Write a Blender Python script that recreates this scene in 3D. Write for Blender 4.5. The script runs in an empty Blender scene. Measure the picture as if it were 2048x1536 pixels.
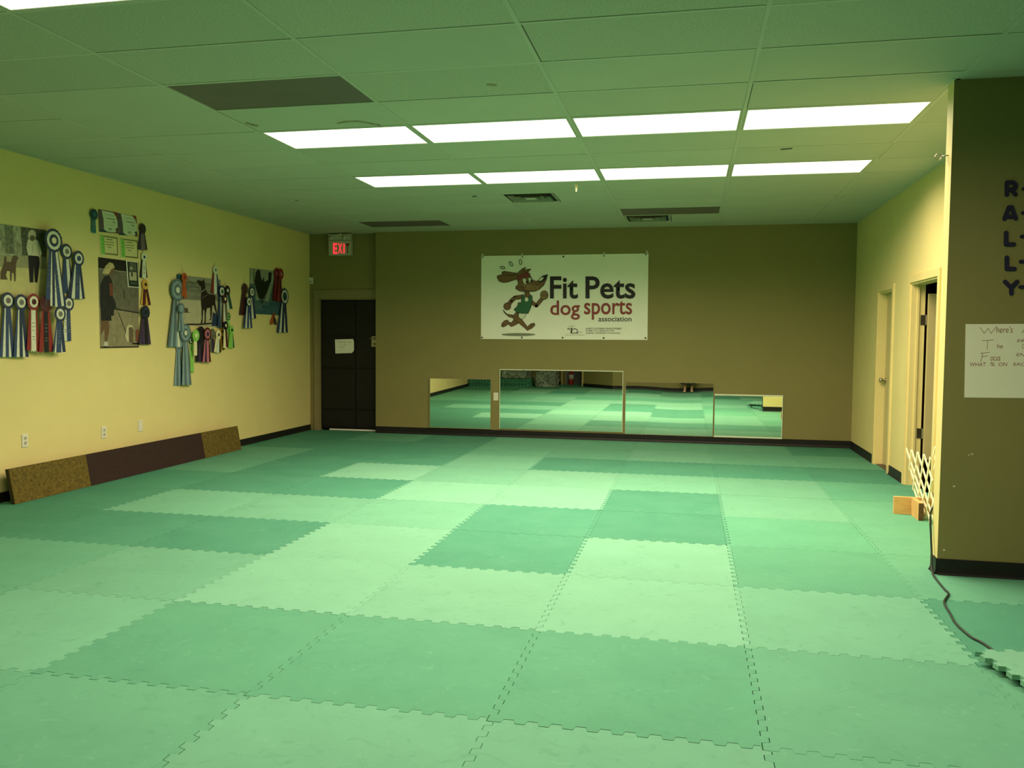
import bpy, bmesh, math, random
from mathutils import Vector, Matrix
random.seed(7)

# ------------------------------------------------------------------ camera
F_PX, YAW, PITCH, ROLL, CAM_H = 1676.47, 0.2085, -0.0537, 0.0083, 1.4464
CEIL = 3.037
fwd = Vector((-math.sin(YAW)*math.cos(PITCH), math.cos(YAW)*math.cos(PITCH), math.sin(PITCH)))
r0 = Vector((math.cos(YAW), math.sin(YAW), 0)); u0 = r0.cross(fwd)
rgt = math.cos(ROLL)*r0 + math.sin(ROLL)*u0
upv = rgt.cross(fwd)
EYE = Vector((0, 0, CAM_H))
C = bpy.context.scene.collection
cam_d = bpy.data.cameras.new('camera'); cam_d.sensor_width = 36; cam_d.lens = F_PX/2048*36
cam_d.clip_start = 0.02; cam_d.clip_end = 100
cam = bpy.data.objects.new('camera', cam_d); C.objects.link(cam)
M = Matrix((rgt, upv, -fwd)).transposed().to_4x4(); M.translation = EYE
cam.matrix_world = M
bpy.context.scene.camera = cam

# ------------------------------------------------------------------ world, exposure
SC = bpy.context.scene
SC.view_settings.view_transform = 'Standard'; SC.view_settings.look = 'None'
SC.view_settings.gamma = 1; SC.view_settings.use_curve_mapping = False
SC.view_settings.exposure = 0.0
wd = bpy.data.worlds.new('world'); SC.world = wd; wd.use_nodes = True
wd.node_tree.nodes['Background'].inputs[0].default_value = (0.6, 0.8, 0.4, 1)
wd.node_tree.nodes['Background'].inputs[1].default_value = 0.0
LAMP_COL = (1.0, 0.81, 0.62)
LAMP_W = 45.0          # watts of each lit ceiling fixture
LAMP_SPREAD = 2.85

# ------------------------------------------------------------------ measured frames
XL, XR, YB, YA = -5.80, 2.166, 12.038, 12.158
XP, YP, YP2 = 1.537, 5.612, 5.735
XE, YR = 5.3, -0.62
def ray(u, v): return fwd + rgt*((u-1024)/F_PX) + upv*((768-v)/F_PX)
def on_plane(u, v, axis, val):
    d = ray(u, v); return EYE + d*((val-EYE[axis])/d[axis])
class Frame:
    """a flat surface: measured photo point -> point on that surface, lifted by off along its normal"""
    def __init__(s, axis, val, n): s.axis, s.val, s.n = axis, val, Vector(n)
    def p(s, u, v, off=0.0): return on_plane(u, v, s.axis, s.val) + s.n*off
LEFT = Frame(0, XL, (1, 0, 0)); BACK = Frame(1, YB, (0, -1, 0)); ALC = Frame(1, YA, (0, -1, 0)); DIV = Frame(1, YP, (0, -1, 0))

# ------------------------------------------------------------------ materials
MATS = {}
def mat(name, col, rough=0.6, var=0.0, scale=8.0, bump=0.0, bscale=60.0, metal=0.0, spec=0.3, emit=None, estr=1.0, rnd=0.0, stretch=None, trans=0.0, col2=None, alpha=1.0):
    if name in MATS: return MATS[name]
    m = bpy.data.materials.new(name); m.use_nodes = True; nt = m.node_tree; b = nt.nodes['Principled BSDF']
    b.inputs['Roughness'].default_value = rough; b.inputs['Metallic'].default_value = metal
    b.inputs['Specular IOR Level'].default_value = spec
    b.inputs['Transmission Weight'].default_value = trans; b.inputs['Alpha'].default_value = alpha
    c = (*col, 1)
    tc = nt.nodes.new('ShaderNodeTexCoord'); src = tc.outputs['Object']
    if stretch:
        mp = nt.nodes.new('ShaderNodeMapping'); mp.inputs['Scale'].default_value = stretch
        nt.links.new(src, mp.inputs[0]); src = mp.outputs[0]
    n = nt.nodes.new('ShaderNodeTexNoise'); n.inputs['Scale'].default_value = scale; n.inputs['Detail'].default_value = 5
    n.inputs['Roughness'].default_value = 0.65
    nt.links.new(src, n.inputs['Vector'])
    cr = nt.nodes.new('ShaderNodeValToRGB')
    lo = col2 if col2 else tuple(x*(1-var) for x in col); hi = col if col2 else tuple(min(1, x*(1+var)) for x in col)
    cr.color_ramp.elements[0].position = 0.3; cr.color_ramp.elements[1].position = 0.7
    cr.color_ramp.elements[0].color = (*lo, 1); cr.color_ramp.elements[1].color = (*hi, 1)
    nt.links.new(n.outputs['Fac'], cr.inputs[0]); out = cr.outputs[0]
    if rnd:
        oi = nt.nodes.new('ShaderNodeObjectInfo'); mr = nt.nodes.new('ShaderNodeMapRange')
        mr.inputs['To Min'].default_value = 1-rnd; mr.inputs['To Max'].default_value = 1+rnd
        nt.links.new(oi.outputs['Random'], mr.inputs['Value'])
        hs = nt.nodes.new('ShaderNodeHueSaturation'); nt.links.new(mr.outputs[0], hs.inputs['Value']); nt.links.new(out, hs.inputs['Color']); out = hs.outputs[0]
    nt.links.new(out, b.inputs['Base Color'])
    if bump:
        n2 = nt.nodes.new('ShaderNodeTexNoise'); n2.inputs['Scale'].default_value = bscale; n2.inputs['Detail'].default_value = 3
        nt.links.new(src, n2.inputs['Vector'])
        bp = nt.nodes.new('ShaderNodeBump'); bp.inputs['Strength'].default_value = bump; bp.inputs['Distance'].default_value = 0.004
        nt.links.new(n2.outputs['Fac'], bp.inputs['Height']); nt.links.new(bp.outputs[0], b.inputs['Normal'])
    if emit:
        b.inputs['Emission Color'].default_value = (*emit, 1); b.inputs['Emission Strength'].default_value = estr
    MATS[name] = m; return m

cream = mat('cream_paint', (0.725, 0.625, 0.255), 0.7, 0.03, 1.5, 0.12, 220)
taupe = mat('taupe_paint', (0.240, 0.212, 0.074), 0.7, 0.03, 1.5, 0.12, 220)
trimp = mat('cream_trim_paint', (0.74, 0.62, 0.26), 0.4, 0.04, 3)
vinyl = mat('black_vinyl', (0.012, 0.011, 0.010), 0.45, 0.2, 6)
subf = mat('concrete_subfloor', (0.16, 0.16, 0.14), 0.9)
white_p = mat('white_plastic', (0.72, 0.70, 0.55), 0.4, 0.02)
metal = mat('dull_steel', (0.45, 0.42, 0.34), 0.3, 0.1, 20, metal=1.0)
brass = mat('brushed_nickel', (0.55, 0.50, 0.36), 0.25, 0.1, 20, metal=1.0)
black = mat('black_ink', (0.012, 0.012, 0.012), 0.6)
gridm = mat('ceiling_grid_paint', (0.48, 0.50, 0.39), 0.5, 0.04, 4)

def mat_foam(name, col):
    m = mat(name, col, 0.75, 0.05, 3.0, 0.10, 350, spec=0.07, rnd=0.05)
    nt = m.node_tree; b = nt.nodes['Principled BSDF']
    l = b.inputs['Base Color'].links[0]; src = l.from_socket
    tc = nt.nodes.new('ShaderNodeTexCoord'); mp = nt.nodes.new('ShaderNodeMapping')
    oi = nt.nodes.new('ShaderNodeObjectInfo')
    nt.links.new(oi.outputs['Location'], mp.inputs['Location']); nt.links.new(tc.outputs['Object'], mp.inputs[0])
    def layer(scale, dist, lo, hi, colr, fac, src):
        n = nt.nodes.new('ShaderNodeTexNoise'); n.inputs['Scale'].default_value = scale; n.inputs['Detail'].default_value = 6; n.inputs['Distortion'].default_value = dist
        nt.links.new(mp.outputs[0], n.inputs['Vector'])
        mr = nt.nodes.new('ShaderNodeMapRange'); mr.inputs['From Min'].default_value = lo; mr.inputs['From Max'].default_value = hi; mr.inputs['To Max'].default_value = fac
        nt.links.new(n.outputs['Fac'], mr.inputs['Value'])
        mx = nt.nodes.new('ShaderNodeMixRGB'); mx.inputs[2].default_value = (*colr, 1)
        nt.links.new(mr.outputs[0], mx.inputs[0]); nt.links.new(src, mx.inputs[1]); return mx.outputs[0]
    s = layer(6.5, 2.5, 0.58, 0.74, (0.05, 0.20, 0.12), 0.26, src)      # dark scuffs
    s = layer(9.0, 3.0, 0.62, 0.78, (0.30, 0.55, 0.38), 0.20, s)
    s = layer(1.6, 1.0, 0.40, 0.75, (0.20, 0.46, 0.28), 0.10, s)      # pale scratches
    nt.links.new(s, b.inputs['Base Color']); return m
foamL = mat_foam('pale_green_foam', (0.160, 0.385, 0.243))
foamK = mat_foam('light_green_foam', (0.132, 0.348, 0.215))
foamM = mat_foam('mid_green_foam', (0.108, 0.318, 0.190))
foamE = mat_foam('dusky_green_foam', (0.092, 0.298, 0.174))
foamD = mat_foam('deep_green_foam', (0.066, 0.246, 0.147))
FOAM = {'L': foamL, 'K': foamK, 'M': foamM, 'E': foamE, 'D': foamD}

# ------------------------------------------------------------------ mesh helpers
def tag(o, label=None, cat=None, group=None, kind=None):
    if label: o['label'] = label
    if cat: o['category'] = cat
    if group: o['group'] = group
    if kind: o['kind'] = kind
    return o
class MB:
    def __init__(s): s.v = []; s.f = []; s.mi = []
    def poly(s, pts, m=0):
        i = len(s.v); s.v += [tuple(p) for p in pts]; s.f.append(tuple(range(i, i+len(pts)))); s.mi.append(m); return s
    def add(s, vs, fs, m=0):
        i = len(s.v); s.v += [tuple(p) for p in vs]
        for f in fs: s.f.append(tuple(i+k for k in f)); s.mi.append(m)
        return s
    def box(s, a, b, m=0, mtx=None):
        x0, y0, z0 = a; x1, y1, z1 = b
        vs = [Vector(q) for q in ((x0,y0,z0),(x1,y0,z0),(x1,y1,z0),(x0,y1,z0),(x0,y0,z1),(x1,y0,z1),(x1,y1,z1),(x0,y1,z1))]
        if mtx: vs = [mtx @ q for q in vs]
        return s.add(vs, [(0,3,2,1),(4,5,6,7),(0,1,5,4),(1,2,6,5),(2,3,7,6),(3,0,4,7)], m)
    def prism(s, pts, d, m=0):
        """closed outline pts (3D, planar) pushed along vector d"""
        d = Vector(d); n = len(pts); a = [Vector(p) for p in pts]; b = [p+d for p in a]
        fs = [tuple(range(n-1, -1, -1)), tuple(range(n, 2*n))] + [(i, (i+1) % n, n+(i+1) % n, n+i) for i in range(n)]
        return s.add(a+b, fs, m)
    def tube(s, path, r, n=8, m=0, cap=True):
        path = [Vector(p) for p in path]; rs = r if isinstance(r, (list, tuple)) else [r]*len(path)
        rings = []; ref = Vector((0, 0, 1))
        for i, p in enumerate(path):
            t = (path[min(i+1, len(path)-1)] - path[max(i-1, 0)]).normalized()
            if abs(t.dot(ref)) > 0.95: ref = Vector((1, 0, 0)) if abs(t.x) < 0.9 else Vector((0, 1, 0))
            a = t.cross(ref).normalized(); b = t.cross(a).normalized()
            rings.append([p + (a*math.cos(2*math.pi*k/n) + b*math.sin(2*math.pi*k/n))*rs[i] for k in range(n)])
        vs = [q for r_ in rings for q in r_]; fs = []
        for i in range(len(path)-1):
            for k in range(n): fs.append((i*n+k, i*n+(k+1) % n, (i+1)*n+(k+1) % n, (i+1)*n+k))
        if cap: fs += [tuple(range(n-1, -1, -1)), tuple((len(path)-1)*n+k for k in range(n))]
        return s.add(vs, fs, m)
    def mesh(s, name):
        me = bpy.data.meshes.new(name); me.from_pydata(s.v, [], s.f); me.update(); return me
    def build(s, name, mats, parent=None, smooth=False, recalc=True):
        me = s.mesh(name); mats = mats if isinstance(mats, (list, tuple)) else [mats]
        for m in mats: me.materials.append(m)
        for p, i in zip(me.polygons, s.mi): p.material_index = i; p.use_smooth = smooth
        if recalc:
            bm = bmesh.new(); bm.from_mesh(me); bmesh.ops.recalc_face_normals(bm, faces=bm.faces); bm.to_mesh(me); bm.free()
        return link(name, me, parent)
def link(name, me, parent=None):
    o = bpy.data.objects.new(name, me); C.objects.link(o)
    if parent: o.parent = parent
    return o
def thing(name, label, cat, loc=(0, 0, 0), rz=0.0, group=None):
    o = bpy.data.objects.new(name, None); C.objects.link(o); o.location = loc; o.rotation_euler = (0, 0, rz); o.empty_display_size = 0.1
    return tag(o, label, cat, group)
def struct(o): o['kind'] = 'structure'; return o
def smooth_path(pts, n=6):
    P = [Vector(p) for p in pts]; out = []
    for i in range(len(P)-1):
        p0, p1, p2, p3 = P[max(i-1, 0)], P[i], P[i+1], P[min(i+2, len(P)-1)]
        for k in range(n):
            t = k/n; out.append(0.5*((2*p1)+(p2-p0)*t+(2*p0-5*p1+4*p2-p3)*t*t+(-p0+3*p1-3*p2+p3)*t**3))
    return out+[P[-1]]

def stroke(b, fr, pts, w, off, m=0):
    """flat pen line along measured points, w in photo pixels"""
    for (x0, y0), (x1, y1) in zip(pts, pts[1:]):
        L = math.hypot(x1-x0, y1-y0) or 1e-6; nx, ny = -(y1-y0)/L*w/2, (x1-x0)/L*w/2
        ex, ey = (x1-x0)/L*w/2, (y1-y0)/L*w/2
        q = [(x0+nx, y0+ny), (x0-ex*.7+nx*.6, y0-ey*.7+ny*.6), (x0-ex, y0-ey), (x0-ex*.7-nx*.6, y0-ey*.7-ny*.6), (x0-nx, y0-ny), (x1-nx, y1-ny), (x1+ex*.7-nx*.6, y1+ey*.7-ny*.6), (x1+ex, y1+ey), (x1+ex*.7+nx*.6, y1+ey*.7+ny*.6), (x1+nx, y1+ny)]
        b.poly([fr.p(u, v, off) for u, v in q], m)

# ================================================================== THE SETTING
# ---- floor: subfloor with interlocking foam mats
S, FX, FY = 1.0081, -2.7289, 3.0344
fl = struct(MB().box((XL-0.15, -3.3, -0.12), (XE+0.1, YA+0.2, -0.021)).build('floor', subf))
def tooth_edge(n=11, d=0.0145):
    """jigsaw edge from corner to corner along t, offset o; the corner itself sits at (-d, -d)"""
    pts = []; per = S/n
    for i in range(n):
        a = i*per
        if i: pts.append((a+per*0.02, -d))
        pts += [(a+per*0.44, -d), (a+per*0.52, d), (a+per*(0.94 if i < n-1 else 0.76), d)]
    return pts
def mat_outline(g, d=0.0145):
    e = tooth_edge(); h = S/2
    lo, hi = -h-d+g, h-d-g
    bot = [(lo, lo)] + [(t-h, -h+o+g) for t, o in e]
    right = [(hi, lo)] + [(h+o-g, t-h) for t, o in e]
    top = [(hi, hi)] + [(t-h, h+o-g) for t, o in reversed(e)]
    left = [(lo, hi)] + [(-h+o+g, t-h) for t, o in reversed(e)]
    return bot + right + top + left
def mat_mesh(th=0.02, gap=0.0014, clip=None):
    ol = mat_outline(gap); b = MB().prism([(x, y, -th) for x, y in ol], (0, 0, th)); me = b.mesh('foam_mat')
    bm = bmesh.new(); bm.from_mesh(me); bmesh.ops.recalc_face_normals(bm, faces=bm.faces)
    if clip:
        for co, no in clip:
            r = bmesh.ops.bisect_plane(bm, geom=bm.verts[:]+bm.edges[:]+bm.faces[:], plane_co=co, plane_no=no, clear_outer=True)
    bm.to_mesh(me); bm.free(); me.materials.append(foamM); return me
MAT_ME = mat_mesh()
PATTERN = {  # row: tones from column -3 on
 -1: 'MMMMKKMMM', 0: 'MMKEEEMMM', 1: 'MMKLLLKDM', 2: 'DDDLDLEMM', 3: 'DKKKDDEMM', 4: 'DDDLLDKMM', 5: 'MDLKLKKEM', 6: 'MDDKDDDDM', 7: 'DDDMMKMMD', 8: 'DMDMMMMDD',
 -2: 'MLDMLMDLM', -3: 'DLMLDLMMD', -4: 'MDLLMDLLM', -5: 'LMDMLDMLL', -6: 'DMLDMMLDM'}
for row in range(-6, 10):
    for col in range(-4, 8):
        cx, cy = FX+S*(col+0.5), FY+S*(row+0.5); h = S/2+0.02
        if cx-h > XE or cy-h > YA+0.03: continue
        if cx-h > XR+0.2 and cy-h > YP2: continue
        if cy+h < -3.0 or (cx > -2.0 and cy+h < YR-0.2): continue
        clip = []
        if cx-h < XL-0.01: clip.append(((XL-0.01-cx, 0, 0), (-1, 0, 0)))
        if cy+h > YA+0.02: clip.append(((0, YA+0.02-cy, 0), (0, 1, 0)))
        if cx+h > XE: clip.append(((XE-cx, 0, 0), (1, 0, 0)))
        if cx+h > XR+0.1 and cy-h > YP2+0.1: clip.append(((XR+0.1-cx, 0, 0), (1, 0, 0)))
        me = mat_mesh(clip=clip) if clip else MAT_ME
        if len(me.polygons) < 3: continue
        o = link('foam_mat', me, fl); s_ = PATTERN.get(row, 'MMMMMMMMM'); t = s_[(col+3) % 9]
        o.location = (cx+random.uniform(-.0007, .0007), cy+random.uniform(-.0007, .0007), random.uniform(-.0012, 0))
        if not clip: o.rotation_euler.z = random.uniform(-.0007, .0007)
        o.material_slots[0].link = 'OBJECT'; o.material_slots[0].material = FOAM[t]

# ---- walls
def wall(name, p0, p1, th, m, openings=(), z0=0.0, z1=3.45):
    """room-side face runs p0 -> p1; thickness th goes to the left of that direction"""
    p0 = Vector((*p0, 0)); p1 = Vector((*p1, 0)); d = (p1-p0); L = d.length; d.normalize(); n = Vector((-d.y, d.x, 0))
    mtx = Matrix((d, n, Vector((0, 0, 1)))).transposed().to_4x4(); mtx.translation = p0
    b = MB(); x = 0.0
    for a, c, zt in sorted(openings):
        if a > x: b.box((x, 0, z0), (a, th, z1), mtx=mtx)
        b.box((a, 0, zt), (c, th, z1), mtx=mtx); x = c
    b.box((x, 0, z0), (L, th, z1), mtx=mtx)
    return struct(b.build(name, m))
def baseboard(name, p0, p1, gaps=(), hgt=0.1, th=0.007):
    p0 = Vector((*p0, 0)); p1 = Vector((*p1, 0)); d = (p1-p0); L = d.length; d.normalize(); n = Vector((d.y, -d.x, 0))
    mtx = Matrix((d, n, Vector((0, 0, 1)))).transposed().to_4x4(); mtx.translation = p0
    b = MB(); x = 0.0
    def seg(a, c):
        pr = [(0, 0.0), (th+0.012, 0.0), (th+0.004, 0.012), (th, 0.03), (th, hgt-0.004), (th-0.003, hgt), (0, hgt)]
        b.prism([mtx @ Vector((a, y, z)) for y, z in pr], (mtx.to_3x3() @ Vector((c-a, 0, 0))))
    for a, c in sorted(gaps):
        seg(x, a); x = c
    seg(x, L)
    return struct(b.build(name, vinyl))
wall('wall_left', (XL, -3.0), (XL, YA+0.12), 0.12, cream)
DOOR_X0, DOOR_X1, DOOR_H = -5.65, -4.675, 2.05
wall('wall_alcove', (XL, YA), (-4.668, YA), 0.12, taupe, [(DOOR_X0-XL, DOOR_X1-XL, DOOR_H)])
wall('wall_back', (-4.668, YB), (XR, YB), 0.24, taupe)
DA0, DA1, DB0, DB1 = 9.86, 10.56, 8.14, 9.11
wall('wall_right', (XR, YB+0.24), (XR, YP2), 0.12, cream, [(YB+0.24-DA1, YB+0.24-DA0, 2.03), (YB+0.24-DB1, YB+0.24-DB0, 2.04)])
wall('wall_divider', (XP, YP), (XE, YP), YP2-YP, taupe)
bpy.data.objects['wall_divider'].data.materials.append(cream)
for p in bpy.data.objects['wall_divider'].data.polygons:
    if p.normal.x < -0.5 or p.normal.y > 0.5: p.material_index = 1
wall('wall_side', (XE, YP2), (XE, YR-0.12), 0.12, taupe)
DG = Vector((-4.40, -2.92, 0)) - Vector((-2.2, YR, 0)); DGL = DG.length; DGd = DG.normalized()
wall('wall_rear', (XE, YR), (-2.2, YR), 0.12, taupe)
wall('wall_entry', (-2.2, YR), (-4.40, -2.92), 0.12, taupe, [(1.50, 2.55, 2.10)])
wall('wall_corner', (-4.40, -2.92), (XL, -2.92), 0.12, taupe)
baseboard('baseboard_left', (XL, -2.9), (XL, YA), hgt=0.085)
baseboard('baseboard_back', (-4.668, YB), (XR, YB))
baseboard('baseboard_right', (XR, YB), (XR, YP2), [(YB-DA1-0.06, YB-DA0+0.06), (YB-DB1-0.07, YB-DB0+0.07)])
baseboard('baseboard_divider', (XP, YP), (XE, YP))
baseboard('baseboard_behind', (XR, YP2), (XP, YP2))
baseboard('baseboard_end', (XP, YP2), (XP, YP))
baseboard('baseboard_rear', (XE, YR), (-2.2, YR))
baseboard('baseboard_entry', (-2.2, YR), (-4.40, -2.92), [(1.44, 2.61)])

# ---- ceiling: backing, grid bars, tiles
GX, GY, TW, TD = -3.3202, 6.0688, 1.2192, 0.6096
ce = struct(MB().box((XL-0.12, -3.1, 3.45), (XE+0.12, YA+0.15, 3.55)).build('ceiling', mat('roof_deck', (0.22, 0.21, 0.19), 0.9)))
tile_s = mat('smooth_ceiling_tile', (0.46, 0.48, 0.37), 0.8, 0.03, 2.5, 0.25, 90, rnd=0.035)
tile_r = mat('pitted_ceiling_tile', (0.44, 0.46, 0.355), 0.85, 0.16, 75, 1.0, 95, rnd=0.03)
LIT = [(k, 0) for k in range(4)] + [(k, 3) for k in range(4)] + [(k, -5) for k in range(4)]
OFF = [(0, -2), (-1, 8), (2, 7)]
VENT = [(1, 5), (2, 8)]
kx = lambda k: GX+TW*k
jy = lambda j: GY+TD*j
KMIN, KMAX, JMIN, JMAX = -3, 7, -15, 10
gb = 0
def bar(a, b_): MB().box(a, b_).build('grid_bar', gridm, ce)
for k in range(KMIN+1, KMAX):
    x = kx(k)
    if XL < x < XE: bar((x-0.012, -2.9, CEIL), (x+0.012, (YA if x < -4.668 else YB) if x < XR else YP, CEIL+0.03))
for j in range(JMIN, JMAX+1):
    y = jy(j)
    if y > YA: continue
    xe = XR if y > YP2 else XE
    bar((XL if y < YB else XL, y-0.012, CEIL+0.0006), ((xe if y < YB else -4.668), y+0.012, CEIL+0.029))
# wall angles where the ceiling meets the walls
for a, b_ in (((XL, -2.9, CEIL), (XL+0.02, YA, CEIL+0.02)), ((-4.668, YB-0.02, CEIL), (XR, YB, CEIL+0.02)), ((XR-0.02, YP2, CEIL), (XR, YB, CEIL+0.02)), ((XP-0.02, YP-0.02, CEIL), (XE, YP, CEIL+0.02)), ((XP-0.02, YP, CEIL), (XP, YP2, CEIL+0.02)), ((XL, YA-0.02, CEIL), (-4.668, YA, CEIL+0.02))):
    MB().box(a, b_).build('wall_angle', gridm, ce)
tile_cache = {}
def tile_obj(x0, x1, y0, y1, m):
    key = (round(x1-x0, 3), round(y1-y0, 3))
    if key not in tile_cache:
        w, d = key; me = MB().box((-w/2, -d/2, 0), (w/2, d/2, 0.016)).mesh('ceiling_tile'); me.materials.append(tile_s); tile_cache[key] = me
    o = link('ceiling_tile', tile_cache[key], ce); o.location = ((x0+x1)/2, (y0+y1)/2, CEIL+0.0012+random.uniform(0, 0.0018))
    o.rotation_euler = (random.uniform(-.0025, .0025), random.uniform(-.0012, .0012), 0)
    o.material_slots[0].link = 'OBJECT'; o.material_slots[0].material = m
    return o
ROUGH = {(2, -4), (2, -3), (3, -3), (3, -4), (2, -5), (0, -4), (1, -4), (-1, -3), (1, -2), (0, -3), (3, -5), (-1, -4), (4, -3)}
GAPS = {  # tiles that do not quite reach their bars: gap at left, right, near and far edge
 (0, -1): (.007, 0, 0, .004), (-1, 1): (.006, 0, 0, 0), (2, -3): (.006, 0, 0, .006), (2, -4): (0, 0, 0, .007), (1, -4): (0, 0, 0, .005), (0, -4): (0, 0, 0, .005), (1, -2): (0, 0, 0, .005), (2, -2): (0, 0, 0, .004),
 (3, -1): (.005, 0, 0, 0), (3, -3): (0, 0, 0, .006), (3, -2): (0, 0, 0, .004), (4, 2): (.005, 0, 0, .006), (4, -3): (0, 0, 0, .007), (-2, 0): (.007, 0, 0, 0), (-2, 1): (.007, 0, 0, .003)}
for k in range(KMIN, KMAX):
    for j in range(JMIN, JMAX):
        if (k, j) in LIT or (k, j) in OFF: continue
        x0, x1, y0, y1 = kx(k)+0.0128, kx(k+1)-0.0128, jy(j)+0.0128, jy(j+1)-0.0128
        yc = (y0+y1)/2
        x0 = max(x0, XL+0.002); x1 = min(x1, (XR if yc > YP2 else XE)-0.002)
        ylim = YA if x1 < -4.6 else YB
        y1 = min(y1, ylim-0.002)
        if x1-x0 < 0.05 or y1-y0 < 0.03 or y0 < -3.0: continue
        if (k, j) in VENT: x0 = kx(k)+0.61+0.004
        gl, gr_, gn, gf = GAPS.get((k, j), (0, 0, 0, 0)); x0 += gl; x1 -= gr_; y0 += gn; y1 -= gf
        tile_obj(x0, x1, y0, y1, tile_r if (k, j) in ROUGH or (j < -5 and random.random() < .5) else tile_s)

# ================================================================== CEILING FIXTURES
diff = mat('lit_diffuser', (0.9, 0.9, 0.8), 0.5, emit=(1.0, 1.0, 0.80), estr=1.6)
dull = mat('dark_panel', (0.150, 0.120, 0.100), 0.6, 0.08, 5)
rowname = {0: 'in the middle lit row', 3: 'in the lit row nearest the banner', -5: 'in the lit row nearest the rear wall'}
colname = {0: 'first from the ribbon wall', 1: 'second from the ribbon wall', 2: 'third from the ribbon wall', 3: 'fourth from the ribbon wall'}
def area(name, w, d, watts, parent, spread):
    l = bpy.data.lights.new(name, 'AREA'); l.shape = 'RECTANGLE'; l.size = w; l.size_y = d; l.energy = watts; l.color = LAMP_COL; l.spread = spread
    o = bpy.data.objects.new(name, l); C.objects.link(o); o.parent = parent; o.location = (0, 0, -0.012); return o
for k, j in LIT:
    t = thing('ceiling_light', f'lit ceiling panel, {colname[k]} {rowname[j]}', 'ceiling light', (kx(k)+TW/2, jy(j)+TD/2, CEIL), group='lit ceiling panels')
    w, d = TW/2-0.014, TD/2-0.014
    MB().box((-w+.006, -d+.006, 0.0035), (w-.006, d-.006, 0.008)).build('diffuser', diff, t)
    fr = MB()
    for a, b_ in (((-w, -d, 0.0), (w, -d+.012, 0.03)), ((-w, d-.012, 0), (w, d, 0.03)), ((-w, -d+.012, 0), (-w+.012, d-.012, 0.03)), ((w-.012, -d+.012, 0), (w, d-.012, 0.03))): fr.box(a, b_)
    fr.build('frame', gridm, t)
    MB().box((-w+.013, -d+.013, 0.01), (w-.013, d-.013, 0.055)).build('housing', white_p, t)
    area('lamp_offscreen' if j == -5 and k > 0 else 'lamp', 2*w-.03, 2*d-.03, LAMP_W*(0.7 if j == -5 else 1.0), t, LAMP_SPREAD)
offl = {(0, -2): 'dark grey blank ceiling panel before the first lit row', (-1, 8): 'grey blank ceiling panel near the exit sign', (2, 7): 'grey blank ceiling panel beside the far air vent'}
for k, j in OFF:
    t = thing('ceiling_panel', offl[(k, j)], 'ceiling panel', (kx(k)+TW/2, jy(j)+TD/2, CEIL), group='dark blank ceiling panels')
    w, d = TW/2-0.014, TD/2-0.014
    MB().box((-w+.004, -d+.004, 0.006), (w-.004, d-.004, 0.02)).build('panel', dull, t)
    fr = MB()
    for a, b_ in (((-w, -d, 0.001), (w, -d+.004, 0.02)), ((-w, d-.004, 0.001), (w, d, 0.02)), ((-w, -d+.004, 0.001), (-w+.004, d-.004, 0.02)), ((w-.004, -d+.004, 0.001), (w, d-.004, 0.02))): fr.box(a, b_)
    fr.build('frame', gridm, t)
louv = mat('dark_louvre', (.22, .23, .16), .6)  # louvres darker than the frame and centre plate
vent_in = mat('duct_sheet_metal', (0.22, 0.22, 0.20), 0.7)
for (k, j), lb in zip(VENT, ('square stepped ceiling air vent between lit row and banner', 'square stepped ceiling air vent beside grey blank panel')):
    t = thing('ceiling_vent', lb, 'vent', (kx(k)+0.31, jy(j)+TD/2, CEIL), group='ceiling air vents')
    MB().box((-.29, -.29, .0), (-.286, .29, .36)).box((.286, -.29, .0), (.29, .29, .36)).box((-.286, -.29, .0), (.286, -.286, .36)).box((-.286, .286, .0), (.286, .29, .36)).box((-.286, -.286, .356), (.286, .286, .36)).build('throat', vent_in, t)
    def ring(a, b_, za, zb, name, mt=gridm):
        vs = [(-a, -a, za), (a, -a, za), (a, a, za), (-a, a, za), (-b_, -b_, zb), (b_, -b_, zb), (b_, b_, zb), (-b_, b_, zb)]
        m = MB().add(vs+[(x, y, z+.003) for x, y, z in vs], [(0, 1, 5, 4), (1, 2, 6, 5), (2, 3, 7, 6), (3, 0, 4, 7), (8, 12, 13, 9), (9, 13, 14, 10), (10, 14, 15, 11), (11, 15, 12, 8)])
        m.build(name, mt, t, recalc=False)
    ring(.295, .268, -0.002, 0.006, 'frame')
    for a, b_ in ((.235, .185), (.165, .120), (.100, .065)): ring(a, b_, -0.006, 0.045, 'louvre', louv)
    MB().box((-.06, -.06, -0.006), (.06, .06, -0.002)).build('louvre', gridm, t)
    MB().box((-.27, -.004, .046), (.27, .004, .05)).build('cross_bar', metal, t)
# stains and painted dark slots on the ceiling
CF = Frame(2, CEIL, (0, 0, -1))
b = MB(); stroke(b, CF, [(675, 247), (690, 244), (715, 243), (740, 247), (760, 251)], 3.2, -.0004); b.build('water_stain', mat('brown_stain', (.30, .27, .16), .8, .3, 30), ce, recalc=False)
b = MB(); stroke(b, CF, [(492, 246), (505, 250), (515, 252)], 4.0, -.0004); stroke(b, CF, [(975, 170), (992, 171)], 4.0, -.0004); b.build('water_stain', mat('brown_stain', (0, 0, 0)), ce, recalc=False)
sm = mat('slot_shade_grey', (.10, .10, .075), .9)  # flat dark patches painting in the shade inside small tile slots
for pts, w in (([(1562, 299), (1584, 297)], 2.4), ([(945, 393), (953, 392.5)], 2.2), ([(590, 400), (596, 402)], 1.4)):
    b = MB(); stroke(b, CF, pts, w, .0006); b.build('slot_shade_patch', sm, ce, recalc=False)
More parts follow.
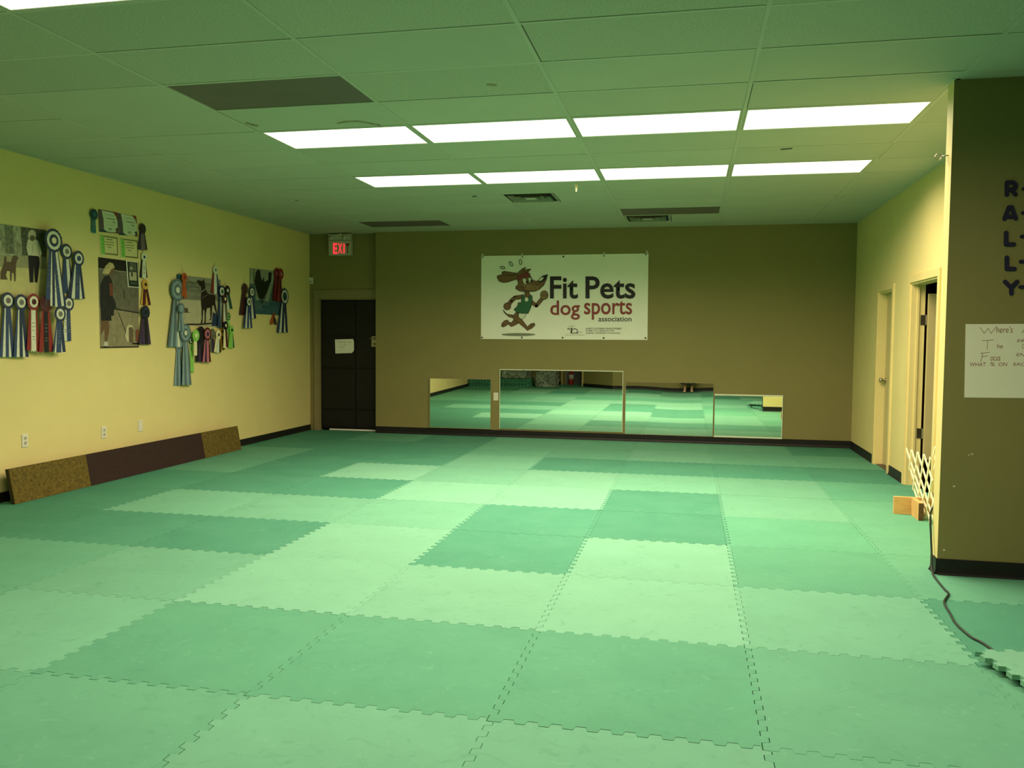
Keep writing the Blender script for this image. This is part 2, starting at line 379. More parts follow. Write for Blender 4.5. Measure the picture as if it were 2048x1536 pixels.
# torn tape hanging under the lit row
p = on_plane(1153, 367, 2, CEIL)
MB().prism([(p.x-.02, p.y, CEIL+.001), (p.x+.02, p.y, CEIL+.001), (p.x+.004, p.y-.01, CEIL-.085), (p.x-.004, p.y-.01, CEIL-.085)], (0, .003, 0)).build('tape_scrap', mat('cream_tape', (.8, .72, .4), .5, emit=None))
tag(bpy.data.objects['tape_scrap'], 'small cream tape scrap hanging from the far lit ceiling row', 'tape')

# ================================================================== EXIT DOOR AND SIGN
dk = mat('dark_brown_board', (0.010, 0.009, 0.006), 0.6, 0.15, 8)
dk2 = mat('black_tape', (0.004, 0.004, 0.003), 0.5)
olive = mat('olive_frame_paint', (0.26, 0.22, 0.10), 0.5, 0.04)
jb = MB().box((DOOR_X0-.075, YA-.022, 0), (DOOR_X0, YA, DOOR_H+.13)).box((DOOR_X0, YA-.022, DOOR_H), (-4.669, YA, DOOR_H+.13)).box((DOOR_X0, YA, 0), (DOOR_X0+.02, YA+.1, DOOR_H)).box((DOOR_X0+.02, YA, DOOR_H-.02), (DOOR_X1, YA+.1, DOOR_H))
struct(jb.build('trim_1', olive))
d1 = struct(MB().box((DOOR_X0+.022, YA+.035, .03), (DOOR_X1, YA+.075, DOOR_H-.022)).build('door_1', dk2))
xs = [DOOR_X0+.03, -5.05, DOOR_X1-.005]; zs = [.05, .33, .97, 1.47, 2.02]
for i in range(2):
    for j in range(4):
        MB().box((xs[i]+.012, YA+.024, zs[j]+.014), (xs[i+1]-.012, YA+.036, zs[j+1]-.014)).build('board', dk, d1)
MB().box((DOOR_X0+.16, YA+.02, 0.004), (DOOR_X1, YA+.06, .024)).build('daylight_strip', mat('daylight_paint', (.85, .82, .7), .5), d1)  # pale strip painted in for the daylight showing under the door
lk = thing('door_latch', 'dull metal latch on the dark exit door', 'latch', (-4.745, YA+.024, 1.40))
MB().box((-.045, -.006, -.09), (.045, 0, .07)).build('plate', metal, lk)
MB().tube([(0, -.006, .03), (0, -.05, .03)], .012, 10).build('spindle', metal, lk, True)
MB().tube([(.03, -.05, .03), (0, -.055, .034), (-.075, -.05, .035)], [.011, .012, .008], 10).build('lever', metal, lk, True)
MB().tube([(0, -.006, -.05), (0, -.022, -.05)], .02, 14).build('lock_cylinder', brass, lk, True)
paper = mat('white_paper', (0.80, 0.80, 0.66), 0.7, 0.02, 4)
def sheet(fr, quad, off=.002, th=.0015):
    ps = [fr.p(u, v, off) for u, v in quad]; return MB().prism(ps, fr.n*th)
nt_f = Frame(1, YA+.024, (0, -1, 0))
nt = sheet(nt_f, [(670, 679), (706, 678), (708, 684), (708, 701), (704, 706), (671, 707)], .001).build('paper_note', paper)
tag(nt, 'white handwritten paper note taped to the dark exit door', 'note')
pen = mat('olive_pen', (0.20, 0.17, 0.05), 0.7)
b = MB(); random.seed(3)
for x0, x1, y in ((674, 703, 684), (681, 692, 689), (679, 690, 694)):
    x = x0
    while x < x1:
        stroke(b, nt_f, [(x, y+random.uniform(-1, 1.6)), (x+.9, y+random.uniform(-1.6, 1)), (x+1.6, y+random.uniform(-.6, 1.4))], .5, .0031); x += random.uniform(1.9, 3.0)
b.build('handwriting', pen, nt, recalc=False)

def text_mesh(s, bold=0.0, shear=0.0):
    cu = bpy.data.curves.new('t', 'FONT'); cu.body = s; cu.offset = bold; cu.shear = shear; cu.resolution_u = 4
    o = bpy.data.objects.new('t', cu); C.objects.link(o)
    dg = bpy.context.evaluated_depsgraph_get(); me = bpy.data.meshes.new_from_object(o.evaluated_get(dg))
    bpy.data.objects.remove(o); bpy.data.curves.remove(cu); return me
def lettering(name, s, fr, box, m, parent, off, bold=0.0, shear=0.0):
    """printed words s filling the measured box (u0,v0,u1,v1)"""
    me = text_mesh(s, bold, shear); xs = [v.co.x for v in me.vertices]; ys = [v.co.y for v in me.vertices]
    a0, a1, b0, b1 = min(xs), max(xs), min(ys), max(ys); u0_, v0_, u1_, v1_ = box
    for v in me.vertices:
        s_ = (v.co.x-a0)/(a1-a0); t_ = (v.co.y-b0)/(b1-b0)
        v.co = fr.p(u0_+(u1_-u0_)*s_, v1_+(v0_-v1_)*t_, off)
    me.materials.clear(); me.materials.append(m); return link(name, me, parent)

ex = thing('exit_sign', 'white EXIT sign with glowing red letters above the dark door', 'exit sign', (-5.265, YA-.05, 2.70))
EXF = Frame(1, YA-.085, (0, -1, 0))
sg = mat('sign_plastic', (0.52, 0.52, 0.40), 0.4, 0.03)
MB().box((-.18, -.033, .0), (.185, .035, .225)).build('sign_box', sg, ex)
MB().box((-.19, -.028, .232), (.175, .045, .325)).build('battery_box', sg, ex)
for dx in (-.14, .075): MB().tube([(dx, -.028, .27), (dx, -.05, .266)], [.026, .032], 14).build('lamp_head', sg, ex, True)
MB().tube([(0, .0, .32), (0, .0, .34)], .05, 16).build('canopy', metal, ex, True)
red_e = mat('exit_red_lit', (0.9, 0.05, 0.05), 0.4, emit=(1.0, 0.045, 0.06), estr=0.95)
red_d = mat('exit_red_unlit', (0.30, 0.015, 0.012), 0.4)
ll = []
for s_, bx_, m_ in (('E', (666, 486, 674.5, 508), red_e), ('X', (676, 486, 684.5, 507), red_e), ('I', (686.5, 487, 689.5, 506.5), red_e), ('T', (692, 487, 698.5, 507), red_d)):
    o = lettering('letter', s_, EXF, bx_, m_, None, .001, 0.035); ll.append(o)
for o in ll:
    o.parent = ex; o.matrix_parent_inverse = Matrix.Translation(-ex.location)
t = thing('motion_sensor', 'small pale sensor box high in the corner by the door', 'sensor', (XL+.035, YA-.035, 2.275))
MB().box((-.03, -.012, 0), (.03, .03, .095)).build('case', white_p, t)
MB().box((-.02, -.016, .012), (.02, -.011, .05)).build('lens', mat('sensor_lens', (.45, .43, .33), .3), t)

# ================================================================== RIGHT WALL DOORS
def door_frame(name, y0, y1, zt, cw, extra=()):
    b = MB(); x0, x1 = XR-.018, XR+.13
    b.box((x0, y0-cw, 0), (XR, y0, zt+cw)); b.box((x0, y1, 0), (XR, y1+cw, zt+cw)); b.box((x0, y0, zt), (XR, y1, zt+cw))
    b.box((XR, y0-.001, 0), (x1, y0+.018, zt)); b.box((XR, y1-.018, 0), (x1, y1+.001, zt)); b.box((XR, y0+.018, zt-.018), (x1, y1-.018, zt+.001))
    for e in extra: b.box(*e)
    return struct(b.build(name, trimp))
door_frame('trim_2', DA0, DA1, 2.03, .055)
door_frame('trim_3', DB0, DB1, 2.04, .07, [((XR+.055, DB1-.030, 0), (XR+.075, DB1-.018, 2.0))])
doorp = mat('tan_door_paint', (0.56, 0.47, 0.20), 0.5, 0.03, 3)
d2 = struct(MB().box((XR+.085, DA0+.022, .012), (XR+.125, DA1-.022, 2.008)).build('door_2', doorp))
kn = MB()
ky, kz = 10.245+.24, 1.0
kb = MB().tube([(XR+.085, ky, kz), (XR+.078, ky, kz)], .032, 16).build('rose', brass, d2, True)
MB().tube([(XR+.079, ky, kz), (XR+.05, ky, kz), (XR+.04, ky, kz), (XR+.02, ky, kz), (XR+.012, ky, kz)], [.012, .013, .026, .029, .02], 16).build('knob', brass, d2, True)
struct(MB().box((XR+.02, DA0+.019, 0), (XR+.084, DA1-.019, .006)).build('trim_4', mat('brown_threshold', (.12, .075, .045), .6)))
# door standing open into the store room
d3 = struct(MB().box((XR+.150, DB1-.068, .27), (XR+.92, DB1-.028, 1.93)).build('door_3', doorp))
for z in (.53, 1.67):
    MB().box((XR+.09, DB1-.024, z-.05), (XR+.128, DB1-.0182, z+.05)).tube([(XR+.140, DB1-.034, z-.05), (XR+.140, DB1-.034, z+.05)], .009, 10).build('hinge', metal, d3)
# store room behind
sr = mat('store_room_paint', (0.35, 0.28, 0.14), 0.8)
wall('wall_store_far', (XR+.12, 10.1), (4.2, 10.1), .1, sr); wall('wall_store_side', (4.2, 10.1), (4.2, 7.0), .1, sr); wall('wall_store_near', (4.2, 7.0), (XR+.12, 7.0), .1, sr)
struct(MB().box((XR+.12, 7.0, CEIL), (4.2, 10.1, CEIL+.05)).build('ceiling_store', sr)); struct(MB().box((XR+.101, 7.0, -.1), (4.2, 10.1, -.021)).build('floor_store', mat('store_floor', (.10, .075, .05), .7)))
wood_d = mat('dark_brown_wood', (0.10, 0.045, 0.018), 0.6, 0.35, 3, stretch=(1, 8, 8))
sh = thing('storage_shelf', 'dark brown wooden storage shelf behind the open door', 'shelf', (XR+.16, 9.32, -.021))
MB().box((0, 0, 0), (.075, .4, 2.35)).build('upright', wood_d, sh); MB().box((1.3, 0, 0), (1.34, .4, 2.35)).build('upright', wood_d, sh)
for z in (.25, .75, 1.25, 1.75, 2.22): MB().box((.075, .002, z), (1.3, .398, z+.03)).build('shelf_board', wood_d, sh)
MB().box((.075, .38, .0), (1.3, .395, 2.35)).build('back_panel', wood_d, sh)

# ---- lattice gate with timber foot
g = thing('lattice_gate', 'white lattice pet gate on a timber foot by the doorway', 'gate', (1.80, 7.5, 0))
gw = mat('white_gate_paint', (0.86, 0.80, 0.50), 0.5, 0.02)
pine = mat('pine_timber', (0.62, 0.38, 0.13), 0.6, 0.18, 4, stretch=(2, 14, 14))
pine_d = mat('dark_end_grain', (0.10, 0.055, 0.02), 0.7, 0.3, 40)
GL = Matrix.Translation((-1.80, -7.5, 0))
def slats(TL, BL, BR, TR, n, run, w, t):
    TL, BL, BR, TR = [Vector(q) for q in (TL, BL, BR, TR)]
    P = lambda s, q: (BL*(1-s)+BR*s)*(1-q) + (TL*(1-s)+TR*s)*q
    nrm = (BR-BL).cross(TL-BL).normalized()
    for sgn in (1, -1):
        for i in range(-n-6, 2*n+6):
            s0 = i/n; a = (s0, 0.0) if sgn > 0 else (s0, 0.0); e = (s0+sgn*run, 1.0)
            t0, t1 = 0.0, 1.0; ds = e[0]-a[0]
            lo, hi = sorted(((0-a[0])/ds, (1-a[0])/ds)); t0 = max(t0, lo); t1 = min(t1, hi)
            if t1-t0 < 0.08: continue
            A = GL @ P(a[0]+ds*t0, t0); B = GL @ P(a[0]+ds*t1, t1); d = (B-A).normalized(); sd = d.cross(nrm).normalized()*w/2
            A -= d*w*.35; B += d*w*.35; o = nrm*(t*.5*sgn)
            MB().prism([A-sd+o, A+sd+o, B+sd+o, B-sd+o], nrm*t*.9).build('slat', gw, g)
slats((1.93, 8.10, .48), (1.93, 7.66, .02), (1.90, 7.02, .015), (1.90, 7.20, .52), 4, .75, .028, .007)
slats((2.03, 7.62, .56), (2.03, 7.50, .15), (2.03, 7.05, .13), (2.03, 7.05, .60), 5, .7, .024, .007)
b = MB().box((-.09, .02, .0), (.28, .058, .145)); b.build('foot_board', pine, g)
b = MB().box((.042, -.22, 0), (.080, .019, .143)); o = b.build('foot_board', [pine, pine_d], g)
for p in o.data.polygons:
    if p.normal.y < -.5: p.material_index = 1

# ---- eye hook on the divider end, cord, loose mat
h = thing('eye_hook', 'small metal eye hook screwed into the divider wall end', 'hook', (XP, 5.80-.12, 2.60))
MB().tube([(0, 0, 0), (-.03, .03, 0)], .004, 8).build('shank', metal, h, True)
MB().tube([(-.045+.018*math.cos(a), .045+.0*a, .018*math.sin(a)) for a in [2*math.pi*i/16 for i in range(17)]], .004, 8, cap=False).build('eye', metal, h, True)
cord_pts = [(1.62, 5.748, .45), (1.545, 5.752, .40), (1.522, 5.735, .34), (1.520, 5.70, .22), (1.518, 5.665, .12), (1.505, 5.60, .03), (1.497, 5.50, .008), (1.483, 5.257, .007), (1.479, 5.157, .007), (1.408, 4.981, .007), (1.381, 4.775, .007), (1.363, 4.611, .007), (1.374, 4.428, .007), (1.402, 4.345, .007), (1.415, 4.24, .007), (1.385, 4.13, .007), (1.368, 4.04, .007), (1.383, 3.95, .007), (1.425, 3.87, .007), (1.52, 3.77, .007), (1.75, 3.5, .007), (2.1, 3.1, .007), (2.6, 2.6, .007)]
o = MB().tube(smooth_path(cord_pts, 6), .0062, 8).build('extension_cord', mat('dark_green_cord', (0.020, 0.032, 0.020), 0.5), None, True)
tag(o, 'dark extension cord running from divider wall end under the loose mat', 'cord')
lm = mat_mesh(th=.022)
o = link('loose_mat', lm); o.material_slots[0].link = 'OBJECT'; o.material_slots[0].material = foamL
lm.materials[0] = foamL
ang = 0.265; cxy = Vector((1.297, 4.095, 0)); off2 = Matrix.Rotation(ang, 3, 'Z') @ Vector((S/2, -S/2, 0))
o.location = (cxy.x+off2.x, cxy.y+off2.y, .045); o.rotation_euler = (0.0, 0.012, ang)
tag(o, 'loose pale green foam mat lying on the cord beyond the divider', 'mat')

# ================================================================== LEFT WALL FIXTURES AND PLANK
for i, (u, v, kind, lb) in enumerate(((49, 881, 1, 'white wall outlet above the yellow end of the plank'), (207, 864.5, 1, 'white wall outlet above the brown middle of the plank'), (280, 851.5, 0, 'blank white wall plate above the brown middle of the plank'))):
    p = LEFT.p(u, v); t = thing('wall_outlet' if kind else 'wall_plate', lb, 'outlet' if kind else 'wall plate', p)
    b = MB(); b.prism([(0, -.037, -.06), (0, .037, -.06), (0, .037, .06), (0, -.037, .06)], (.006, 0, 0)); b.prism([(.006, -.033, -.056), (.006, .033, -.056), (.006, .033, .056), (.006, -.033, .056)], (.003, 0, 0)); b.build('cover_plate', white_p, t)
    if kind:
        for dz in (-.022, .022):
            r = MB().tube([(.009, 0, dz), (.012, 0, dz)], .016, 14).build('socket', mat('outlet_face', (.5, .47, .34), .4), t)
            for dy in (-.006, .006): MB().box((.012, dy-.0015, dz-.006), (.0126, dy+.0015, dz+.006)).build('slot', black, r)
    else:
        MB().tube([(.009, 0, .04), (.011, 0, .04)], .004, 8).build('screw', metal, t); MB().tube([(.009, 0, -.04), (.011, 0, -.04)], .004, 8).build('screw', metal, t)
pl = thing('training_plank', 'long carpeted plank, yellow ends and brown middle, leaning on the wall', 'plank', (-5.61, 6.06, 0))
lean = math.atan2(.055, .30)
ye = mat('yellow_grit_carpet', (0.19, 0.135, 0.022), 0.95, 0.45, 38, 0.8, 150, col2=(0.055, 0.042, 0.007))
br = mat('brown_grit_carpet', (0.034, 0.018, 0.013), 0.95, 0.35, 60, 0.8, 170)
core = mat('dark_plank_core', (0.05, 0.04, 0.02), 0.8)
PM = Matrix.Rotation(-lean, 4, 'Y')
PLEN = 3.70
MB().box((-.042, 0.004, 0), (-.006, PLEN-.004, .303), mtx=PM).build('core_board', core, pl)
for yy in (.5, 1.85, 3.2): MB().box((-.150, yy, .16), (-.08, yy+.09, .20)).build('batten', core, pl)
for a, c, m_, nm in ((0, .93, ye, 'yellow_carpet'), (.93, 2.88, br, 'brown_carpet'), (2.88, PLEN, ye, 'yellow_carpet')):
    MB().box((-.006, a, .001), (.0, c, .305), mtx=PM).box((-.043, a, .3035), (-.006, c, .308), mtx=PM).build(nm, m_, pl)

# ================================================================== RIBBONS
RC = dict(navy=(.022, .035, .075), blue=(.035, .062, .14), white=(.66, .68, .50), cream=(.80, .74, .42), grey=(.17, .17, .13), red=(.24, .025, .02), maroon=(.075, .012, .012), black=(.012, .011, .013), brown=(.06, .035, .03), teal=(.03, .16, .17), tealD=(.012, .06, .08), gold=(.62, .36, .05), purple=(.05, .028, .07), mauve=(.17, .125, .125), pale=(.22, .32, .32), paleD=(.10, .155, .16), orange=(.42, .09, .02), green=(.02, .08, .05), lime=(.25, .58, .10), pink=(.52, .16, .20), olive=(.13, .13, .075))
def rc(n): return mat('ribbon_'+n, RC[n], 0.45, 0.12, 25, spec=0.4)
def pleats(name, R, r, n, x0, depth, m, parent, back=.0025):
    """pleated disc in the YZ plane facing +X"""
    vs = []; fs = []; N = n*2
    for i in range(N):
        a = 2*math.pi*i/N; rr = R*(1.0 if i % 2 == 0 else .955); z = x0 + (depth if i % 2 == 0 else 0)
        vs += [(z-.0005, rr*math.cos(a), rr*math.sin(a)), (x0+depth*.8, r*math.cos(a), r*math.sin(a)), (x0-back, rr*.97*math.cos(a), rr*.97*math.sin(a))]
    for i in range(N):
        k = (i+1) % N; fs += [(3*i, 3*k, 3*k+1, 3*i+1), (3*i+2, 3*k+2, 3*k, 3*i)]
    fs += [tuple(3*i+1 for i in range(N))]
    return MB().add(vs, fs).build(name, m, parent)
QUEUE = []
def rosette(u, v, rpx, cols, tails, label, group='prize ribbons on the cream wall', lift=0.012, string=None, fork=True):
    """cols outer>inner>button; tails = (u at bottom, v at bottom, width px, colour); lift only orders back to front"""
    boxes = [(u-rpx*.85, v-rpx, u+rpx*.85, v+rpx), (min(t_[0]-t_[2]/2 for t_ in tails)-1, v, max(t_[0]+t_[2]/2 for t_ in tails)+1, max(t_[1] for t_ in tails)+1)]
    QUEUE.append((lift, len(QUEUE), u, v, rpx, cols, tails, label, group, string, fork, boxes))
def hang_rosettes():
    done = []
    for lift_, i_, u, v, rpx, cols, tails, label, group, string, fork, boxes in sorted(QUEUE, key=lambda q_: q_[:2]):
        lv = 0
        for b2, l2 in done:
            if any(p[0] < q[2] and q[0] < p[2] and p[1] < q[3] and q[1] < p[3] for p in boxes for q in b2): lv = max(lv, l2+1)
        done.append((boxes, lv)); make_rosette(u, v, rpx, cols, tails, label, group, .0105+.0150*lv, string, fork)
def make_rosette(u, v, rpx, cols, tails, label, group, lift, string, fork):
    fr = Frame(0, XL+lift, (1, 0, 0))
    c = fr.p(u, v); R = abs(fr.p(u, v-rpx).z-c.z)*1.13; t = thing('rosette', label, 'ribbon', c, group=group)
    w = lambda du, dv: fr.p(u+du, v+dv)-c
    pleats('outer_pleats', R, R*.30, 18, .0065, .0025, rc(cols[0]), t)
    if len(cols) > 3: pleats('middle_pleats', R*.78, R*.30, 18, .0090, .0015, rc(cols[1]), t, .0012); pleats('inner_pleats', R*.52, R*.22, 14, .0106, .0012, rc(cols[2]), t, .0012); bt = R*.26
    else: pleats('inner_pleats', R*.68, R*.25, 16, .0092, .002, rc(cols[1]), t, .0015); bt = R*.34
    MB().tube([(.0095, 0, 0), (.0135, 0, 0), (.0142, 0, 0)], [bt, bt, bt*.8], 18).build('button', rc(cols[-1]), t)
    for i, (ub, vb, wp, cn) in enumerate(tails):
        B = w(ub-u, vb-v); half = abs(w(ub-u+wp/2, vb-v).y-B.y); x = .0002+.0014*(i % 3)
        A = Vector((0, B.y*.28, -R*.45)); hw0 = min(half*.85, R*.42)
        mid = A.lerp(B, .5); zz = B.z
        pr = [(A.y-hw0, A.z), (A.y+hw0, A.z), (mid.y+half*.95, mid.z), (B.y+half, zz)]
        if fork: pr += [(B.y+half*.5, zz+half*.5), (B.y, zz-half*.1), (B.y-half*.5, zz+half*.5)]
        pr += [(B.y-half, zz), (mid.y-half*.95, mid.z)]
        MB().prism([(x, y, z) for y, z in pr], (.0011, 0, 0)).build('tail', rc(cn), t)
        if wp >= 8 and cn in ('blue', 'white', 'black', 'purple', 'teal'):      # stamped gold print on the wide tails
            k_ = MB()
            for f_, ww in ((.38, .5), (.46, .6), (.54, .45), (.68, .55), (.74, .5)):
                q_ = A.lerp(B, f_); k_.prism([(x+.0011, q_.y-half*ww, q_.z), (x+.0011, q_.y+half*ww, q_.z), (x+.0011, q_.y+half*ww, q_.z+.006), (x+.0011, q_.y-half*ww, q_.z+.006)], (.0002, 0, 0))
            k_.build('stamp', rc('grey'), t)['kind'] = 'stuff'
    if string: MB().tube([(.001, 0, R*.8), (.003-lift, 0, abs(fr.p(u, v-rpx-string).z-c.z))], .0012, 6).build('string', rc('grey'), t)
    return t
W3 = lambda a, b, v, cs: [(a+(b-a)*(i+.5)/len(cs), v, (b-a)/len(cs)*1.04, c) for i, c in enumerate(cs)]
rosette(-15, 600, 15, ('navy', 'white', 'grey'), W3(-29, 0, 714, ('blue', 'white', 'blue', 'white', 'blue')), 'navy and white rosette at the end of the lower row', fork=False)
rosette(136, 607, 13.5, ('navy', 'white', 'grey'), W3(126, 142, 682, ('white', 'blue')), 'navy and white rosette half hidden behind the long ribbon tails', lift=.004, fork=False)
rosette(132, 503, 14, ('navy', 'white', 'grey'), W3(124, 148, 586, ('blue', 'blue', 'white', 'navy')), 'navy and white rosette between the largest rosette and the navy-centred one', fork=False)
rosette(106, 481, 21.5, ('navy', 'white', 'navy', 'cream'), [(95, 600, 9, 'blue'), (102, 612, 4, 'white'), (107, 612, 5, 'navy'), (112, 613, 9, 'white'), (119, 613, 8, 'blue'), (125, 612, 5, 'white'), (130, 611, 5, 'navy')], 'largest navy and white rosette with cream button beside the trees photo', lift=.016, fork=False)
rosette(156, 517, 14, ('navy', 'white', 'blue'), [(139, 594, 7, 'navy'), (146, 597, 7, 'white'), (154, 598, 9, 'blue'), (161, 598, 6, 'white'), (167, 598, 5, 'navy')], 'navy and white rosette with a navy button, apart from the lower row', fork=False)
rosette(14.5, 601, 15, ('navy', 'white', 'mauve'), W3(-1, 29, 714, ('blue', 'white', 'blue', 'white', 'blue')), 'navy and white rosette with pinkish button in the lower row', fork=False)
rosette(41, 604.5, 14.7, ('navy', 'white', 'grey'), W3(27, 57, 714, ('blue', 'white', 'navy', 'white', 'navy')), 'navy and white rosette next to the bright red one', fork=False)
rosette(66, 603.6, 15, ('red', 'white', 'maroon'), [(57, 702, 8, 'red'), (76, 704, 8, 'red'), (67, 704, 10, 'white')], 'bright red and white rosette in the lower row')
rosette(91, 607, 15, ('maroon', 'maroon', 'brown'), [(82, 706, 9, 'red'), (103, 705, 9, 'red'), (92.5, 706, 9, 'black')], 'dark maroon rosette with a black middle tail')
rosette(119, 628, 14, ('navy', 'white', 'grey'), [(108, 703, 5, 'blue'), (111, 705, 4, 'white'), (117, 705, 10, 'blue'), (122, 705, 6, 'white'), (128, 704, 6, 'navy')], 'navy and white rosette below the long blue tails', lift=.014, fork=False)
rosette(187, 429, 10, ('tealD', 'tealD', 'teal'), [(187.5, 467, 9, 'teal')], 'dark teal rosette with one tail beside the certificates')
rosette(284, 457.5, 9.6, ('brown', 'black', 'brown'), [(279, 500, 6, 'purple'), (292, 501, 6, 'brown'), (285.5, 502, 8, 'mauve')], 'brown and grey rosette beside the certificates')
rosette(287, 514, 7.6, ('white', 'white', 'navy'), [(282, 556, 5, 'black'), (293, 556, 4, 'black'), (288, 558, 8, 'white')], 'white rosette with a navy button')
rosette(289.5, 569, 9, ('gold', 'gold', 'black'), [(284, 610, 6, 'gold'), (288, 611, 6, 'maroon'), (299, 611, 5, 'maroon'), (293, 612, 9, 'gold')], 'gold rosette with a black button')
rosette(290, 624.6, 12.3, ('black', 'navy', 'black'), W3(278, 302, 690, ('purple', 'purple', 'black', 'purple')), 'dark purple rosette beside the tall woman and dog poster')
# cluster round the dark dog poster
g3 = 'ribbons round the dark dog poster'
rosette(357, 693, 9, ('pale', 'paleD', 'pale'), W3(348, 366, 771, ('pale', 'paleD', 'pale', 'tealD')), 'small pale teal rosette with long grey tails, lowest of the cluster', g3, lift=.006, fork=False)
rosette(354, 580, 20.5, ('paleD', 'pale', 'paleD', 'white'), W3(335.5, 365, 694, ('paleD', 'pale', 'paleD', 'pale', 'white', 'pale')), 'large pale teal rosette with long striped tails', g3, fork=False)
rosette(361.6, 617, 9.8, ('paleD', 'pale', 'pale'), W3(357, 368, 662, ('pale', 'paleD', 'pale')), 'small pale teal rosette on the tails of the large teal one', g3, lift=.02, fork=False)
rosette(370, 666, 17, ('paleD', 'pale', 'paleD', 'white'), W3(364, 383, 770, ('pale', 'paleD', 'pale', 'paleD')), 'large pale teal rosette hanging below the dog poster corner', g3, lift=.018, fork=False)
rosette(357, 553, 5, ('tealD', 'teal', 'tealD'), [(357, 566, 8, 'pale')], 'small blue ribbon peeking out above the large teal rosette', g3, lift=.004, fork=False)
rosette(368, 555, 8.6, ('orange', 'orange', 'red'), [(366, 594, 6, 'orange'), (374, 580, 5, 'teal'), (371, 597, 6, 'orange')], 'orange rosette with a teal tail at the dog poster corner', g3, lift=.014, string=18)
rosette(430, 540, 7.8, ('white', 'white', 'grey'), [(424, 587, 5, 'red'), (437, 589, 6, 'blue'), (430.5, 589, 6, 'white')], 'white rosette with red, white and blue tails', g3, string=8)
rosette(443, 583, 11, ('navy', 'white', 'green'), [(438, 655, 6, 'blue'), (444, 656, 6, 'white')], 'navy and white rosette at the dog poster edge', g3, fork=False)
rosette(454, 581, 9, ('black', 'black', 'white'), [(457, 620, 5, 'white'), (462, 618, 6, 'green')], 'black rosette with white button and dark green tail', g3, string=8, fork=False)
rosette(449, 598, 8.5, ('maroon', 'black', 'cream'), [(445.5, 655, 4, 'maroon'), (449, 644, 5, 'white'), (453, 640, 4, 'olive')], 'dark maroon rosette with cream button and narrow tails', g3, lift=.02, fork=False)
rosette(456, 633, 7, ('green', 'lime', 'green'), [(457, 668, 7, 'lime')], 'small green rosette above the lime one', g3, lift=.018)
rosette(450.5, 651, 8, ('black', 'black', 'cream'), [(449, 696, 5, 'cream'), (454, 694, 4, 'maroon')], 'small black rosette with cream button at the poster corner', g3, lift=.02, fork=False)
rosette(462.5, 660, 7.8, ('lime', 'lime', 'black'), [(459, 697, 5, 'lime'), (467, 696, 4, 'green'), (463, 697, 5, 'lime')], 'lime rosette with a black button, end of the bottom row', g3, lift=.018)
rosette(401, 670, 15.5, ('black', 'black', 'black'), W3(391, 408, 725, ('black', 'purple', 'black')), 'black rosette with dark purple tails', g3)
rosette(381, 681, 6, ('green', 'white', 'green'), [(383, 711, 7, 'white'), (384.5, 746, 7, 'lime')], 'small rosette with a white and a long lime tail', g3, lift=.006)
rosette(391, 671, 10.8, ('lime', 'lime', 'cream'), [(388, 700, 5, 'lime'), (391, 712, 6, 'cream')], 'lime green rosette with a cream button', g3, lift=.02)
rosette(414, 668, 12, ('maroon', 'pink', 'purple'), W3(405, 422, 725, ('pink', 'purple', 'pink', 'maroon')), 'pink rosette with pink and purple tails', g3, lift=.02)
rosette(424, 667, 9, ('olive', 'olive', 'grey'), [(422, 705, 5, 'olive'), (427, 706, 6, 'purple')], 'olive grey rosette next to the pink one', g3)
rosette(443, 663, 8.2, ('gold', 'gold', 'black'), [(442, 702, 7, 'gold'), (447.5, 700, 4, 'maroon')], 'small gold rosette behind the cream one', g3, lift=.010)
rosette(436, 669.5, 8.5, ('cream', 'cream', 'purple'), [(430, 705, 5, 'cream'), (440, 706, 4, 'black'), (435, 707, 6, 'white')], 'cream rosette with a purple button', g3, lift=.02)
g4 = 'ribbons round the lake poster'
rosette(489, 578, 10.3, ('brown', 'maroon', 'brown'), W3(478, 493, 631, ('brown', 'maroon', 'brown')), 'dark brown rosette beside the lake poster', g4, string=14)
rosette(503, 584, 10, ('navy', 'white', 'grey'), W3(499, 512, 637, ('blue', 'white', 'navy')), 'navy and white rosette overlapping the lake poster corner', g4, fork=False)
rosette(497, 603.5, 10, ('navy', 'white', 'grey'), W3(486.5, 504.5, 656, ('blue', 'white', 'blue', 'white', 'blue')), 'navy and white rosette just below the dark brown one', g4, lift=.018, fork=False)
rosette(553, 547, 10, ('red', 'red', 'pink'), W3(544, 554, 602, ('maroon', 'red')), 'red rosette on the lake poster corner, nearer the trees', g4)
rosette(561, 548, 10, ('red', 'red', 'pink'), W3(554, 563, 604, ('red', 'maroon')), 'red rosette on the lake poster corner, nearer the exit door', g4, lift=.018)
rosette(568.5, 593, 15, ('navy', 'white', 'navy', 'green'), W3(554, 575.5, 665, ('blue', 'white', 'navy', 'white', 'navy')), 'tall navy and white rosette with scalloped ring below the red pair', g4, fork=False)
rosette(547, 630, 4.5, ('orange', 'brown', 'orange'), [(542, 650, 6, 'orange'), (551, 650, 6, 'brown')], 'small orange and brown bow ribbon under the lake poster', g4, lift=.008)
hang_rosettes()

